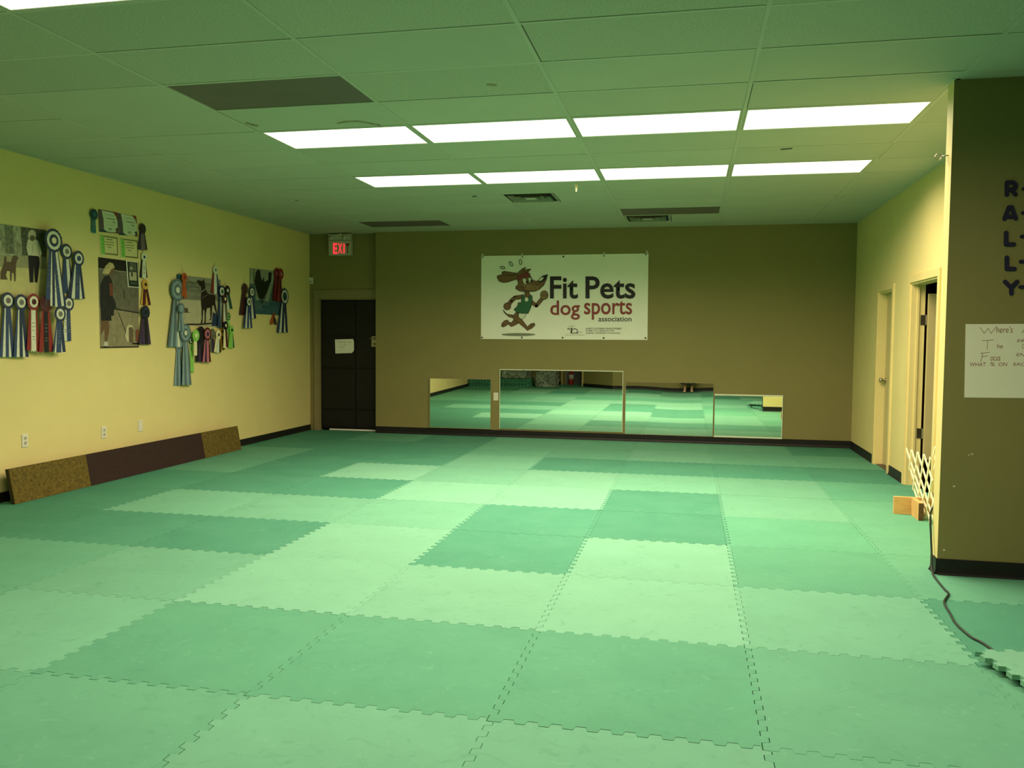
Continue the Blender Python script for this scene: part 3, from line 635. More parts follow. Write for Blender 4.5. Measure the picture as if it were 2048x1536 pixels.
# ================================================================== POSTERS AND CERTIFICATES
def ell(cx, cy, rx, ry, rot=0.0, n=20):
    c, s = math.cos(math.radians(rot)), math.sin(math.radians(rot))
    return [(cx+rx*math.cos(a)*c-ry*math.sin(a)*s, cy+rx*math.cos(a)*s+ry*math.sin(a)*c) for a in [2*math.pi*i/n for i in range(n)]]
INK = {}
def ink(name, col, var=0.0, scale=20.0, col2=None): return mat('print_'+name, col, 0.45, var, scale, col2=col2)
class Print:
    """flat printed picture: coloured shapes on one sheet, later shapes over earlier ones"""
    def __init__(s, fr, conv, off=.0041, step=.00016): s.fr, s.conv, s.b, s.off, s.step, s.mats = fr, conv, MB(), off, step, []
    def m(s, mt):
        if mt not in s.mats: s.mats.append(mt)
        return s.mats.index(mt)
    def fill(s, pts, mt):
        s.b.poly([s.fr.p(*s.conv(*q), s.off) for q in pts], s.m(mt)); s.off += s.step; return s
    def line(s, pts, w, mt):
        stroke(s.b, s.fr, [s.conv(*q) for q in pts], w, s.off, s.m(mt)); s.off += s.step; return s
    def build(s, name, parent): return s.b.build(name, s.mats, parent, recalc=False)
cv = lambda ox, oy, sc: (lambda x, y: (ox+x/sc, oy+y/sc))
def poster(name, label, cat, quad, base, off=.001, th=.0025, group=None):
    o = sheet(LEFT, quad, off, th).build(name, base); return tag(o, label, cat, group)
# woman and dog in front of trees
gnd = ink('pale_ground', (.58, .53, .22), .12, 6)
o = poster('photo_poster', 'photo poster of a white-jacketed person and brown dog by trees', 'poster', [(-60, 439), (93, 460), (92, 592), (-60, 590)], gnd)
P = Print(LEFT, cv(0, 400, 4.518))
P.fill([(-270, 178), (420, 272), (418, 520), (-270, 480)], ink('misty_trees', (.50, .50, .32), .0, 22, (.12, .14, .08))).fill([(180, 240), (420, 275), (418, 515), (200, 500)], ink('dark_trees', (.15, .16, .09), .5, 30, (.03, .035, .02)))
P.fill([(40, 225), (110, 235), (130, 490), (45, 480)], ink('grey_trees', (.26, .28, .16), .5, 30, (.06, .07, .04))).fill([(-270, 480), (418, 520), (418, 625), (-270, 590)], ink('fence_grey', (.33, .31, .17), .15, 15))
P.fill([(30, 560), (35, 510), (55, 510), (55, 560), (95, 560), (110, 505), (135, 500), (165, 520), (150, 545), (140, 590), (140, 640), (138, 735), (125, 735), (118, 660), (105, 660), (100, 730), (88, 730), (85, 645), (60, 640), (50, 680), (65, 720), (0, 718), (0, 650), (20, 600)], ink('dog_brown', (.11, .075, .04), .2))
P.fill([(250, 500), (345, 505), (355, 560), (335, 745), (310, 745), (302, 600), (298, 745), (265, 745), (255, 600)], black)
P.fill([(245, 360), (290, 340), (340, 370), (375, 480), (360, 515), (325, 505), (250, 500), (235, 430)], ink('jacket', (.60, .58, .38), .06)).fill(ell(285, 318, 36, 48), ink('hood', (.55, .50, .34), .05)).fill(ell(287, 345, 24, 26), ink('hair_dark', (.14, .10, .06)))
P.line([(290, 400), (288, 470)], .6, ink('hair_dark', (0, 0, 0))); P.line([(340, 400), (352, 500)], 1.0, ink('jacket_fold', (.36, .34, .2)))
P.build('picture', o)
# tall poster
o = poster('photo_poster', 'tall photo poster of a blond woman walking a small white dog', 'poster', [(195.9, 514), (277, 524.5), (277.2, 695), (200, 697)], ink('pavement', (.26, .23, .13), .25, 22))
P = Print(LEFT, cv(180, 510, 7.68)); dkg = ink('deep_shadow', (.015, .014, .010))
P.fill([(124, 34), (735, 112), (740, 275), (126, 205)], dkg).fill([(126, 205), (740, 285), (745, 890), (360, 840), (140, 800)], ink('concrete', (.135, .13, .085), .25, 14)).line([(126, 205), (540, 262)], 1.0, ink('pale_line', (.4, .38, .25)))
P.line([(380, 828), (745, 890)], 2.2, dkg).line([(158, 1420), (740, 1410)], 2.0, dkg).line([(510, 540), (520, 660)], 1.4, dkg)
P.fill([(165, 1010), (285, 1015), (290, 1150), (255, 1330), (225, 1330), (215, 1130), (160, 1240)], ink('skin_shade', (.15, .085, .04)))
P.fill([(210, 330), (290, 310), (340, 420), (345, 640), (390, 740), (395, 810), (360, 840), (360, 930), (320, 935), (325, 1010), (165, 1010), (150, 700), (150, 450)], ink('dark_coat', (.022, .022, .02), .3)).fill([(290, 440), (318, 420), (345, 500), (345, 630), (295, 620)], ink('rust_shirt', (.17, .05, .03)))
P.fill([(290, 225), (350, 200), (375, 215), (350, 260), (345, 310), (290, 315)], ink('face_shade', (.17, .10, .05))).fill([(180, 280), (230, 170), (290, 110), (345, 130), (375, 190), (320, 220), (285, 290), (220, 295)], ink('blond', (.50, .42, .20), .25))
P.fill([(215, 1330), (265, 1330), (272, 1410), (200, 1405)], ink('shoe', (.5, .5, .4))).line([(200, 1405), (272, 1410)], 1.6, dkg).line([(430, 880), (545, 1190)], .9, dkg)
P.fill([(560, 1100), (600, 1065), (650, 1090), (660, 1200), (650, 1340), (600, 1350), (560, 1330), (530, 1240), (545, 1180)], ink('dog_white', (.56, .50, .30), .15)).fill([(585, 1115), (640, 1105), (660, 1160), (652, 1340), (592, 1350), (588, 1250)], ink('dog_shade', (.13, .10, .055)))
P.fill([(640, 1350), (745, 1345), (745, 1375), (640, 1370)], dkg).fill([(695, 1150), (742, 1135), (742, 1340), (695, 1320)], ink('red_box', (.2, .07, .045)))
P.build('picture', o)
o = poster('photo_card', 'dark green photo card pinned over the tall poster corner', 'photo card', [(250.3, 521), (274, 524), (277, 575.8), (254.2, 573.8)], paper, .009, .001)
P = Print(LEFT, cv(180, 510, 7.68), .0105); P.fill([(556, 98), (715, 117), (738, 495), (582, 480)], ink('card_green', (.02, .035, .02))).fill([(590, 115), (695, 128), (700, 250), (595, 240)], ink('card_grey', (.10, .11, .08), .5, 60)).fill([(585, 255), (700, 267), (705, 395), (595, 388)], ink('card_pale', (.42, .40, .24), .2, 60)).fill([(618, 262), (640, 264), (642, 330), (622, 330)], dkg).fill(ell(618, 205, 22, 24), ink('card_figure', (.35, .34, .25)))
P.line([(610, 430), (700, 438)], .5, ink('pale_line', (0, 0, 0))); P.build('picture', o)
# certificates
cc = cv(180, 405, 11.815); cw = ink('cert_paper', (.62, .66, .46), .03); txt = ink('cert_text', (.09, .10, .06)); soft = ink('cert_text_soft', (.30, .33, .22))
def cert_a(dx, dy, label):
    q = [(185, 155), (648, 236), (682, 737), (210, 690)] if not dx else [(656, 250), (1085, 325), (1110, 802), (694, 745)]
    o = poster('certificate', label, 'certificate', [cc(*p) for p in q], ink('cert_purple', (.115, .085, .085), .2), group='certificates above the tall poster')
    P = Print(LEFT, cc, .0037); f = lambda pts: [(x+dx, y+dy) for x, y in pts]; k = .95 if dx else 1.0
    P.fill(f([(520, 222), (628, 240), (650, 420), (600, 330)]), ink('cert_red', (.24, .045, .02))).fill(f([(215, 640), (330, 645), (440, 705), (214, 686)]), ink('cert_blue', (.03, .055, .09)))
    P.fill(f([(265, 185), (540, 240), (608, 330), (640, 450), (645, 600), (600, 712), (400, 690), (325, 640), (310, 400)]), cw)
    for a, b_, y, w, m_ in ((370, 585, 305, .9, soft), (400, 580, 390, 1.3, txt), (520, 585, 465, 1.3, txt), (410, 570, 540, .5, soft)): P.line(f([(a, y-18*(1 if b_-a > 100 else .4)), (b_, y+14)]), w, m_)
    P.fill(f(ell(470, 628, 45, 28)), soft).fill(f(ell(625, 635, 32, 30)), ink('cert_dark', (.06, .06, .05))).fill(f([(590, 690), (660, 660), (668, 730), (600, 725)]), ink('cert_brown', (.17, .07, .035)))
    P.build('print', o)
cert_a(0, 0, 'white and purple certificate beside the dark teal rosette'); cert_a(455, 78, 'white and purple certificate beside the brown rosette')
def cert_b(dx, dy, label):
    q = [(215, 740), (668, 796), (690, 1302), (242, 1250)] if not dx else [(695, 810), (1122, 860), (1136, 1336), (716, 1312)]
    o = poster('certificate', label, 'certificate', [cc(*p) for p in q], ink('cert_cream', (.66, .62, .28), .03), group='certificates above the tall poster')
    P = Print(LEFT, cc, .0037); f = lambda pts: [(x+dx, y+dy) for x, y in pts]
    P.fill(f([(235, 770), (645, 828), (658, 1258), (262, 1212)]), ink('cert_olive', (.19, .17, .05))).fill(f([(325, 812), (620, 858), (632, 1215), (350, 1190)]), ink('cert_cream', (0, 0, 0)))
    P.fill(f([(235, 785), (318, 796), (350, 1225), (262, 1222)]), ink('cert_lime', (.22, .55, .09), .1))
    for a, b_, y, w, m_ in ((385, 515, 875, 1.5, txt), (350, 555, 940, 1.1, txt), (365, 545, 1000, 1.1, txt), (415, 490, 1058, 1.3, txt), (430, 475, 1105, .5, soft), (540, 610, 1155, .5, soft)): P.line(f([(a, y-8), (b_, y+8)]), w, m_)
    for y in (880, 975, 1065, 1150): P.line(f([(272, y), (310, y+6)]), 1.2, ink('cert_lime_dark', (.09, .30, .04)))
    P.build('print', o)
cert_b(0, 0, 'cream certificate with lime stripe below the teal rosette side'); cert_b(478, 72, 'cream certificate with lime stripe next to the white rosette')
# dark dog poster
o = poster('photo_poster', 'photo poster of a lean dark dog standing on a leash', 'poster', [(352, 548.5), (441, 559.5), (440, 655.5), (352, 650)], ink('show_ground', (.46, .43, .26), .15, 9))
P = Print(LEFT, cv(330, 530, 10.24)); gr = ink('stand_grey', (.20, .20, .14), .2, 12)
P.fill([(230, 195), (1135, 305), (1125, 740), (230, 700)], gr).fill([(230, 198), (1135, 310), (1130, 390), (230, 300)], ink('stand_pale', (.27, .27, .19), .1))
P.line([(440, 350), (1120, 430)], 1.2, ink('stand_dark', (.08, .08, .06))).line([(440, 440), (730, 455)], 1.2, ink('stand_dark', (0, 0, 0))).line([(470, 525), (940, 545)], .8, ink('stand_dark', (0, 0, 0))).line([(440, 600), (1100, 630)], 1.4, ink('stand_pale', (0, 0, 0)))
dd = ink('dog_dark', (.022, .015, .010), .3)
P.line([(440, 1215), (700, 1215), (950, 1195)], 3.0, dkg).fill([(390, 880), (460, 880), (465, 975), (395, 975)], ink('crate', (.09, .075, .045))).line([(395, 975), (500, 970)], .9, dkg)
P.fill([(645, 310), (690, 310), (730, 325), (775, 320), (790, 265), (800, 330), (820, 470), (850, 560), (900, 600), (1000, 610), (1025, 630), (1020, 750), (1060, 1000), (1045, 1010), (985, 820), (960, 830), (950, 1050), (935, 1135), (905, 1130), (925, 1080), (915, 870), (850, 890), (830, 1000), (825, 1190), (790, 1195), (805, 1100), (800, 920), (775, 930), (760, 1190), (720, 1195), (745, 1100), (740, 900), (725, 690), (735, 560), (735, 450), (690, 410), (650, 350)], dd)
P.line([(738, 550), (828, 492)], 1.8, ink('collar', (.28, .28, .24))).line([(740, 690), (860, 610)], .5, ink('collar', (0, 0, 0))).line([(460, 285), (560, 385), (738, 540)], .6, dkg)
P.fill([(975, 965), (1060, 1010), (1095, 1250), (945, 1250)], ink('blue_box', (.025, .042, .085)))
P.build('picture', o)
# lake poster
o = poster('photo_poster', 'photo poster of a lake with dark conifer reflections', 'poster', [(499, 536), (562, 543.5), (561.5, 631), (499, 627)], ink('lake_water', (.07, .13, .12), .35, 10))
P = Print(LEFT, cv(470, 520, 9.6)); P.fill([(282, 160), (880, 228), (872, 480), (282, 450)], ink('lake_sky', (.30, .33, .23), .15, 12)).fill([(380, 470), (440, 470), (470, 760), (400, 780)], ink('lake_ray', (.24, .30, .20), .2)).fill([(660, 480), (720, 480), (640, 790), (560, 790)], ink('lake_ray', (0, 0, 0)))
P.fill([(365, 420), (395, 230), (430, 182), (480, 200), (492, 330), (520, 400), (545, 300), (560, 420), (635, 380), (635, 235), (700, 240), (690, 400), (640, 520), (600, 640), (540, 745), (490, 755), (445, 730), (400, 560)], ink('conifers', (.014, .018, .012), .4, 40)).fill([(352, 165), (362, 166), (364, 420), (350, 420)], dkg)
P.fill([(640, 800), (870, 760), (870, 1050), (420, 1040), (400, 1010)], ink('lake_blue', (.05, .115, .135), .3, 12)).fill(ell(515, 805, 16, 26), dkg).fill(ell(548, 895, 12, 18), dkg)
P.build('picture', o)

# ================================================================== BANNER
vinw = mat('white_banner_vinyl', (0.88, 0.88, 0.74), 0.5, 0.02, 2)
bn = thing('banner', 'white vinyl club banner with running dog emblem and big lettering', 'banner', (-1.81, YB, 1.44))
BO = Matrix.Translation(-bn.location)
def under(o, t): o.parent = t; o.matrix_parent_inverse = Matrix.Translation(-t.location); return o
bm = bmesh.new(); NX, NZ = 48, 24; q = [(963, 512), (1297, 507), (1295, 680), (962, 678)]
grid = []
for j in range(NZ+1):
    rowv = []
    for i in range(NX+1):
        s, t_ = i/NX, j/NZ
        u = (q[0][0]*(1-s)+q[1][0]*s)*(1-t_)+(q[3][0]*(1-s)+q[2][0]*s)*t_; v = (q[0][1]*(1-s)+q[1][1]*s)*(1-t_)+(q[3][1]*(1-s)+q[2][1]*s)*t_
        rowv.append(bm.verts.new(BACK.p(u, v, .006+.002*math.sin(s*19+t_*5)*(1-t_)+.0015*math.sin(s*7-t_*8))))
    grid.append(rowv)
for j in range(NZ):
    for i in range(NX): f = bm.faces.new((grid[j][i], grid[j+1][i], grid[j+1][i+1], grid[j][i+1])); f.smooth = True
me = bpy.data.meshes.new('sheet'); bm.to_mesh(me); bm.free(); me.materials.append(vinw); under(link('sheet', me), bn)
bc = cv(950, 490, 5.689)
def btext(s, x0, y0, x1, y1, m_, bold=0.0, c=bc): a = c(x0, y0); b_ = c(x1, y1); under(lettering('lettering', s, BACK, (a[0], a[1], b_[0], b_[1]), m_, None, .0125, bold), bn)
inkr = ink('banner_red', (.27, .045, .03)); inkb = ink('banner_black', (.016, .015, .011))
btext('Fit', 855, 358, 1172, 612, inkb, .018); btext('Pets', 1258, 358, 1825, 612, inkb, .018)
btext('dog', 858, 632, 1195, 850, inkr, .012); btext('sports', 1242, 632, 1788, 850, inkr, .012); btext('association', 1405, 815, 1782, 870, inkb, .004)
sc_ = cv(1130, 640, 15.75)
for s_, a, y0, b_, y1 in (('AGILITY FLOORING MADE POSSIBLE', 658, 245, 1780, 295), ('IN PART TO A GRANT BY THE', 660, 318, 1540, 365), ('QUESNEL COMMUNITY FOUNATION', 660, 392, 1740, 440)): btext(s_, a, y0, b_, y1, inkb, .0, sc_)
btext('Community Foundation', 20, 452, 615, 492, ink('banner_soft', (.30, .33, .20)), 0, sc_)
P = Print(BACK, sc_, .0125); P.fill(ell(212, 262, 24, 26), inkb).fill([(195, 300), (235, 300), (225, 400), (240, 415), (175, 430)], inkb)
P.line([(80, 262), (140, 270), (200, 320)], 1.0, inkb).line([(80, 290), (130, 290)], .7, inkb).line([(215, 330), (250, 290), (310, 272), (380, 300), (405, 345), (385, 390), (350, 412)], 1.2, inkb).line([(235, 420), (300, 405), (350, 412), (420, 412)], 1.2, inkb).line([(430, 380), (540, 375)], .8, ink('banner_soft', (0, 0, 0))).line([(110, 215), (160, 190), (240, 180), (310, 198)], .6, ink('banner_soft', (0, 0, 0)))
under(P.build('foundation_mark', None), bn)
dg = cv(980, 505, 8.53); P = Print(BACK, dg, .0125, .00012)
bw = ink('emblem_brown', (.175, .095, .03), .06); bw2 = ink('emblem_tan', (.24, .15, .05)); gn = ink('emblem_green', (.025, .13, .05)); wh = ink('emblem_white', (.72, .74, .56)); rb = ink('emblem_red', (.22, .035, .03))
OUT = inkb
def shape(pts, m_, w=1.0): P.fill(pts, m_); P.line(list(pts)+[pts[0]], w, OUT)
P.fill(ell(488, 1400, 290, 25, 0, 32), ink('emblem_shadow', (.20, .23, .14)))
for cx, cy, a, b_, r in ((218, 260, 42, 20, 10), (362, 195, 22, 46, -32), (523, 163, 24, 46, -5)): P.fill(ell(cx, cy, a+4, b_+4, r), OUT).fill(ell(cx, cy, a-7, b_-7, r), wh)
shape([(225, 980), (290, 1050), (400, 1070), (400, 1115), (330, 1100), (260, 1040)], bw)
shape([(410, 1150), (360, 1205), (320, 1180), (300, 1150), (250, 1165), (205, 1210), (200, 1260), (235, 1272), (290, 1240), (310, 1215), (365, 1265), (430, 1240), (490, 1205)], bw)
shape([(490, 1035), (622, 1035), (600, 1100), (560, 1140), (490, 1120)], wh, .8)
shape([(440, 1025), (495, 1040), (480, 1100), (540, 1140), (590, 1200), (640, 1270), (700, 1215), (760, 1205), (770, 1240), (720, 1290), (640, 1330), (600, 1290), (490, 1200), (410, 1150), (390, 1100)], bw)
P.line([(690, 1265), (745, 1222)], .9, OUT).line([(222, 1250), (245, 1225)], .9, OUT)
P.line([(535, 762), (430, 772), (372, 822), (318, 895)], 8.2, OUT).line([(535, 762), (430, 772), (372, 822), (318, 895)], 6.2, bw)
shape(ell(298, 920, 60, 60), bw); P.fill(ell(312, 910, 40, 36), bw)
P.line([(715, 850), (795, 908), (890, 790)], 7.6, OUT).line([(715, 850), (795, 908), (890, 790)], 5.8, bw)
shape(ell(928, 728, 66, 74), bw2); P.line([(900, 690), (905, 740), (945, 745)], .8, OUT).line([(945, 690), (950, 735), (985, 720)], .8, OUT)
shape([(598, 660), (672, 660), (680, 750), (640, 800), (598, 745)], bw)
shape([(535, 725), (575, 722), (600, 780), (635, 850), (665, 790), (680, 722), (720, 740), (725, 830), (705, 920), (655, 1040), (560, 1040), (470, 1030), (412, 975), (470, 920), (490, 850), (525, 870), (548, 800)], gn)
P.fill(ell(628, 803, 32, 36), wh)
shape([(205, 360), (215, 332), (255, 324), (340, 340), (450, 355), (480, 358), (470, 385), (350, 395), (220, 388)], bw)
shape([(125, 425), (135, 398), (175, 388), (250, 390), (350, 398), (470, 375), (500, 440), (440, 462), (380, 482), (300, 508), (220, 512), (160, 490)], bw)
shape([(470, 365), (510, 322), (560, 278), (612, 255), (580, 320), (640, 288), (705, 285), (640, 345), (560, 380), (480, 420)], bw)
shape([(480, 430), (540, 380), (640, 340), (690, 400), (720, 460), (770, 490), (820, 488), (860, 440), (910, 400), (985, 378), (960, 470), (920, 560), (850, 625), (780, 660), (680, 668), (600, 672), (500, 655), (440, 615), (450, 580), (490, 545), (480, 490)], bw)
P.fill([(560, 540), (700, 545), (800, 560), (860, 590), (780, 640), (650, 645), (580, 610)], bw2)
shape([(450, 445), (530, 380), (640, 335), (690, 375), (670, 402), (560, 427), (480, 488)], rb, .8)
shape(ell(600, 492, 34, 56, -25), wh, .7); shape(ell(690, 475, 28, 52, -25), wh, .7); P.fill(ell(632, 505, 19, 28), OUT).fill(ell(708, 492, 16, 26), OUT)
P.fill([(818, 490), (850, 440), (900, 400), (985, 375), (970, 455), (905, 500), (850, 520)], OUT).fill(ell(878, 455, 46, 20, -38), wh)
P.line([(525, 598), (570, 590), (618, 592)], .8, OUT).line([(572, 598), (582, 635), (640, 660)], .8, OUT)
for x, y in ((735, 580), (793, 553), (778, 607)): P.fill(ell(x, y, 9, 9), OUT)
under(P.build('running_dog_emblem', None), bn)
for u, v in ((966, 514), (1045, 514), (1127, 513.5), (1208, 511.5), (1292, 509), (964.5, 675), (1044, 675), (1125.5, 675.5), (1207.5, 676), (1291, 676)):
    c = BACK.p(u, v, .011); under(MB().tube([c, c+Vector((0, -.003, 0))], .013, 12).build('grommet', mat('dark_grommet', (.05, .055, .03), .4)), bn)
for u, v in ((966, 510), (1045, 510), (1208, 507.5), (1294, 504.5)):
    c = BACK.p(u, v, .0); under(MB().box((c.x-.012, c.y-.02, c.z-.03), (c.x+.012, c.y-.0005, c.z+.02)).build('hook', mat('clear_hook', (.55, .57, .42), .3)), bn)

# ================================================================== MIRRORS
glassm = mat('mirror_silver', (0.90, 0.97, 0.86), 0.0, metal=1.0); glassm.node_tree.nodes['Principled BSDF'].inputs['Roughness'].default_value = 0.005
edge = mat('pale_mirror_edge', (0.70, 0.78, 0.55), 0.25, spec=0.6); edged = mat('tan_mirror_edge', (0.30, 0.27, 0.13), 0.5)
def mirror(label, x0, x1, z0, z1, yaw=0.0, pitch=0.0, warp=None, bevel=(0, 0, 0, 0), group='floor mirrors on the back wall', gap=.012, em=None):
    w, h = x1-x0, z1-z0
    t = thing('wall_mirror', label, 'mirror', ((x0+x1)/2, YB-gap-abs(yaw)*w/2, z0), group=group)
    bm = bmesh.new(); nx, nz = 60, 16; g_ = []
    def dep(x, z): return x*math.tan(yaw) + (z-h/2)*math.tan(pitch) + (warp(x, z-h/2) if warp else 0)
    for j in range(nz+1): g_.append([bm.verts.new((-w/2+w*i/nx, dep(-w/2+w*i/nx, h*j/nz), h*j/nz)) for i in range(nx+1)])
    for j in range(nz):
        for i in range(nx): f = bm.faces.new((g_[j][i], g_[j][i+1], g_[j+1][i+1], g_[j+1][i])); f.smooth = True
    me = bpy.data.meshes.new('glass'); bm.to_mesh(me); bm.free(); me.materials.append(glassm); link('glass', me, t)
    def c(x, z, o=0): return Vector((x, dep(x, z)+o, z))
    MB().prism([c(-w/2, 0, .001), c(w/2, 0, .001), c(w/2, h, .001), c(-w/2, h, .001)], (0, .005, 0)).build('backing', edged, t)
    e = .006; tb, rb_, bb, lb = [max(e, q_) for q_ in bevel]; m_ = em or edge
    for (ax, az), (cx, cz), nm in (((-w/2, h-tb), (w/2, h), 0), ((-w/2, 0), (w/2, bb), 2), ((-w/2, bb), (-w/2+lb, h-tb), 3), ((w/2-rb_, bb), (w/2, h-tb), 1)):
        MB().prism([c(ax, az, -.0025), c(cx, az, -.0025), c(cx, cz, -.0025), c(ax, cz, -.0025)], (0, .002, 0)).build('edge_strip', m_ if bevel[nm] > 0 else edged, t)
    for x in (-w*.3, w*.3):
        for z in (0.0, h): MB().box((x-.006, dep(x, z)-.006, z-.008), (x+.006, dep(x, z)+.004, z+.008)).build('clip', metal, t)
    return t
mirror('square low mirror beside the light switch, nearest the exit door', -3.797, -2.861, .108, .852, yaw=.030, bevel=(0, 0, 0, 0))
mirror('tallest and widest mirror, under the banner', -2.732, -.922, .118, 1.003, bevel=(.012, .008, 0, .008))
mirror('middle-height wavy mirror between the widest mirror and the lowest one', -.890, .340, .10, .854, pitch=.0006, warp=lambda x, z: z*.0009*math.sin(x*5.2+.9), bevel=(0, 0, 0, .0))
mirror('lowest mirror, with pale edges, closest to the tan door', .350, 1.268, .098, .704, pitch=.0026, bevel=(.022, .010, .022, .0))
t = thing('light_switch', 'white switch plate between the square mirror and the widest mirror', 'switch', (BACK.p(992, 793).x, YB, BACK.p(992, 793).z))
MB().box((-.036, -.007, -.058), (.036, 0, .058)).build('cover_plate', white_p, t); MB().box((-.008, -.013, -.014), (.008, -.007, .012)).build('toggle', white_p, t)

# ================================================================== DIVIDER WALL: LETTERS AND FLIP-CHART SHEET
lc = cv(1920, 340, 3.336); navy = mat('navy_foam_letter', (0.016, 0.014, 0.042), 0.6, 0.1)
def foam_letter(name, label, strokes, w, group=None, th=.008):
    bmx = MB()
    for pts in strokes:
        for (x0, y0), (x1, y1) in zip(pts, pts[1:]):
            a = math.atan2(y1-y0, x1-x0); r = w/2
            outl = [(x1+r*math.cos(a+k), y1+r*math.sin(a+k)) for k in [(-.5+i/6)*math.pi for i in range(7)]] + [(x0+r*math.cos(a+k), y0+r*math.sin(a+k)) for k in [(.5+i/6)*math.pi for i in range(7)]]
            bmx.prism([DIV.p(*lc(*q_), .0) for q_ in outl], DIV.n*th); th += .0002
    o = bmx.build(name, navy); return tag(o, label, 'letter', group)
LG = 'navy letters on the divider wall'
foam_letter('wall_letter', 'navy letter R at the top of the letters on the divider wall', [[(311, 86), (311, 166)], [(311, 84), (352, 84), (370, 100), (365, 124), (330, 134)], [(340, 132), (368, 164)]], 28, LG)
foam_letter('wall_letter', 'navy letter A on the divider wall', [[(295, 326), (325, 250), (343, 250), (370, 324)], [(310, 312), (358, 312)]], 28, LG)
foam_letter('wall_letter', 'navy letter L right below the A on the divider wall', [[(306, 420), (306, 497), (357, 497)]], 29, LG)
foam_letter('wall_letter', 'navy letter L right above the Y on the divider wall', [[(311, 585), (311, 660), (361, 660)]], 29, LG)
foam_letter('wall_letter', 'navy letter Y lowest of the letters on the divider wall', [[(299, 746), (340, 786), (341, 824)], [(379, 746), (340, 786)]], 28, LG)
for x, y, nm in ((422, 127, 'the R'), (417, 287, 'the A'), (410, 444, 'the upper L'), (402, 612, 'the lower L'), (400, 781, 'the Y')):
    foam_letter('wall_dash', f'navy dash after {nm} on the divider wall', [[(x, y), (x+52, y)]], 23, 'navy dashes on the divider wall')
fc = sheet(DIV, [(1931, 648.2), (2130, 647.5), (2130, 797), (1928.4, 795)], .001).build('flip_chart_sheet', mat('flip_chart_paper', (.84, .82, .64), .7, .02, 3)); tag(fc, 'white flip-chart sheet with red handwriting on the divider wall', 'paper sheet')
pr = ink('marker_red', (.26, .085, .045))
for s_, x0, y0, x1, y1 in (("here's", 240, 1042, 350, 1086), ('he', 245, 1160, 285, 1190), ('ocus', 202, 1244, 268, 1272), ('WHAT', 65, 1284, 172, 1310), ('%', 198, 1282, 232, 1308), ('ON', 255, 1284, 315, 1308), ('EAC', 355, 1285, 432, 1306), ('A', 410, 1066, 430, 1088), ('ER', 380, 1130, 432, 1148), ('C', 412, 1160, 436, 1190), ('EN', 375, 1222, 432, 1242)):
    a = lc(x0, y0); b_ = lc(x1, y1); lettering('handwriting', s_, DIV, (a[0], a[1], b_[0], b_[1]), pr, fc, .0032, -.012 if len(s_) == 1 and s_ != '%' else -.004, .15)
b = MB()
for pts in ([(133, 1050), (160, 1090), (186, 1056), (206, 1090), (240, 1046)], [(148, 1140), (222, 1133)], [(184, 1138), (180, 1195)], [(136, 1223), (197, 1216)], [(150, 1222), (138, 1279)], [(147, 1245), (186, 1240)]): stroke(b, DIV, [lc(*q_) for q_ in pts], .9, .0032)
b.build('handwriting', pr, fc, recalc=False)
chip = mat('bare_plaster', (.75, .72, .55), .8)
dv = bpy.data.objects['wall_divider']
for u, v, w in ((1908, 972.5, 3), (1888, 1100, 3), (1944, 908, 2.5), (1938, 910, 1.5)):
    MB().prism([DIV.p(u-w, v, .0002), DIV.p(u, v-1.6, .0002), DIV.p(u+w, v, .0002), DIV.p(u, v+2, .0002)], DIV.n*.0006).build('paint_chip', chip, dv)

# ================================================================== BEHIND THE CAMERA (seen in the mirrors)
random.seed(11)
for i in range(11):
    o = link('stacked_mat', MAT_ME); o.location = (-5.24+random.uniform(-.01, .01), -1.10+random.uniform(-.02, .02), .021+.0225*i); o.rotation_euler.z = random.uniform(-.02, .02)
    o.material_slots[0].link = 'OBJECT'; o.material_slots[0].material = foamD
    tag(o, 'dark green foam mat in the flat stack reflected in the mirrors', 'mat', 'flat stack of spare mats')
plas = mat('crinkled_clear_plastic', (0.52, 0.56, 0.42), 0.16, 0.6, 5, 1.0, 6, spec=0.9, col2=(0.05, 0.12, 0.075)); plas.node_tree.nodes['Bump'].inputs['Distance'].default_value = .16
for n_ in plas.node_tree.nodes:
    if n_.type == 'TEX_NOISE': n_.inputs['Distortion'].default_value = 2.5
def bundle(label, loc, size, rz, seed):
    bm = bmesh.new(); bmesh.ops.create_cube(bm, size=1.0); bmesh.ops.subdivide_edges(bm, edges=bm.edges[:], cuts=9, use_grid_fill=True)
    rr = random.Random(seed); ph = [rr.uniform(0, 6) for _ in range(9)]
    for v in bm.verts:
        x, y, z = v.co; k = 1-.28*max(0, (abs(x)+abs(y)+abs(z))-.95)
        n_ = .05*math.sin(9*x+ph[0]+6*z)+.05*math.sin(11*y+ph[1]-5*x)+.04*math.sin(17*z+ph[2]+8*y)+.03*math.sin(23*x+19*z+ph[3])
        v.co = Vector((x*size[0], y*size[1], (z+.5)*size[2]))*k + Vector((n_*.35, n_*.3, (n_*.9 if z > -.3 else 0)))
        v.co.z = max(v.co.z, 0)
    me = bpy.data.meshes.new('wrapped_mats'); bm.to_mesh(me); bm.free(); me.materials.append(plas); o = link('wrapped_mats', me); o.location = loc; o.rotation_euler.z = rz
    return tag(o, label, 'wrapped mats', 'plastic wrapped mat bundles')
bundle('plastic-wrapped mat bundle on top of the flat mat stack', (-5.24, -1.12, .262), (.96, .96, .42), .03, 1)
bundle('plastic-wrapped mat bundle on the floor beside the flat stack', (-4.29, -1.45, .001), (.66, .86, .50), .0, 2)
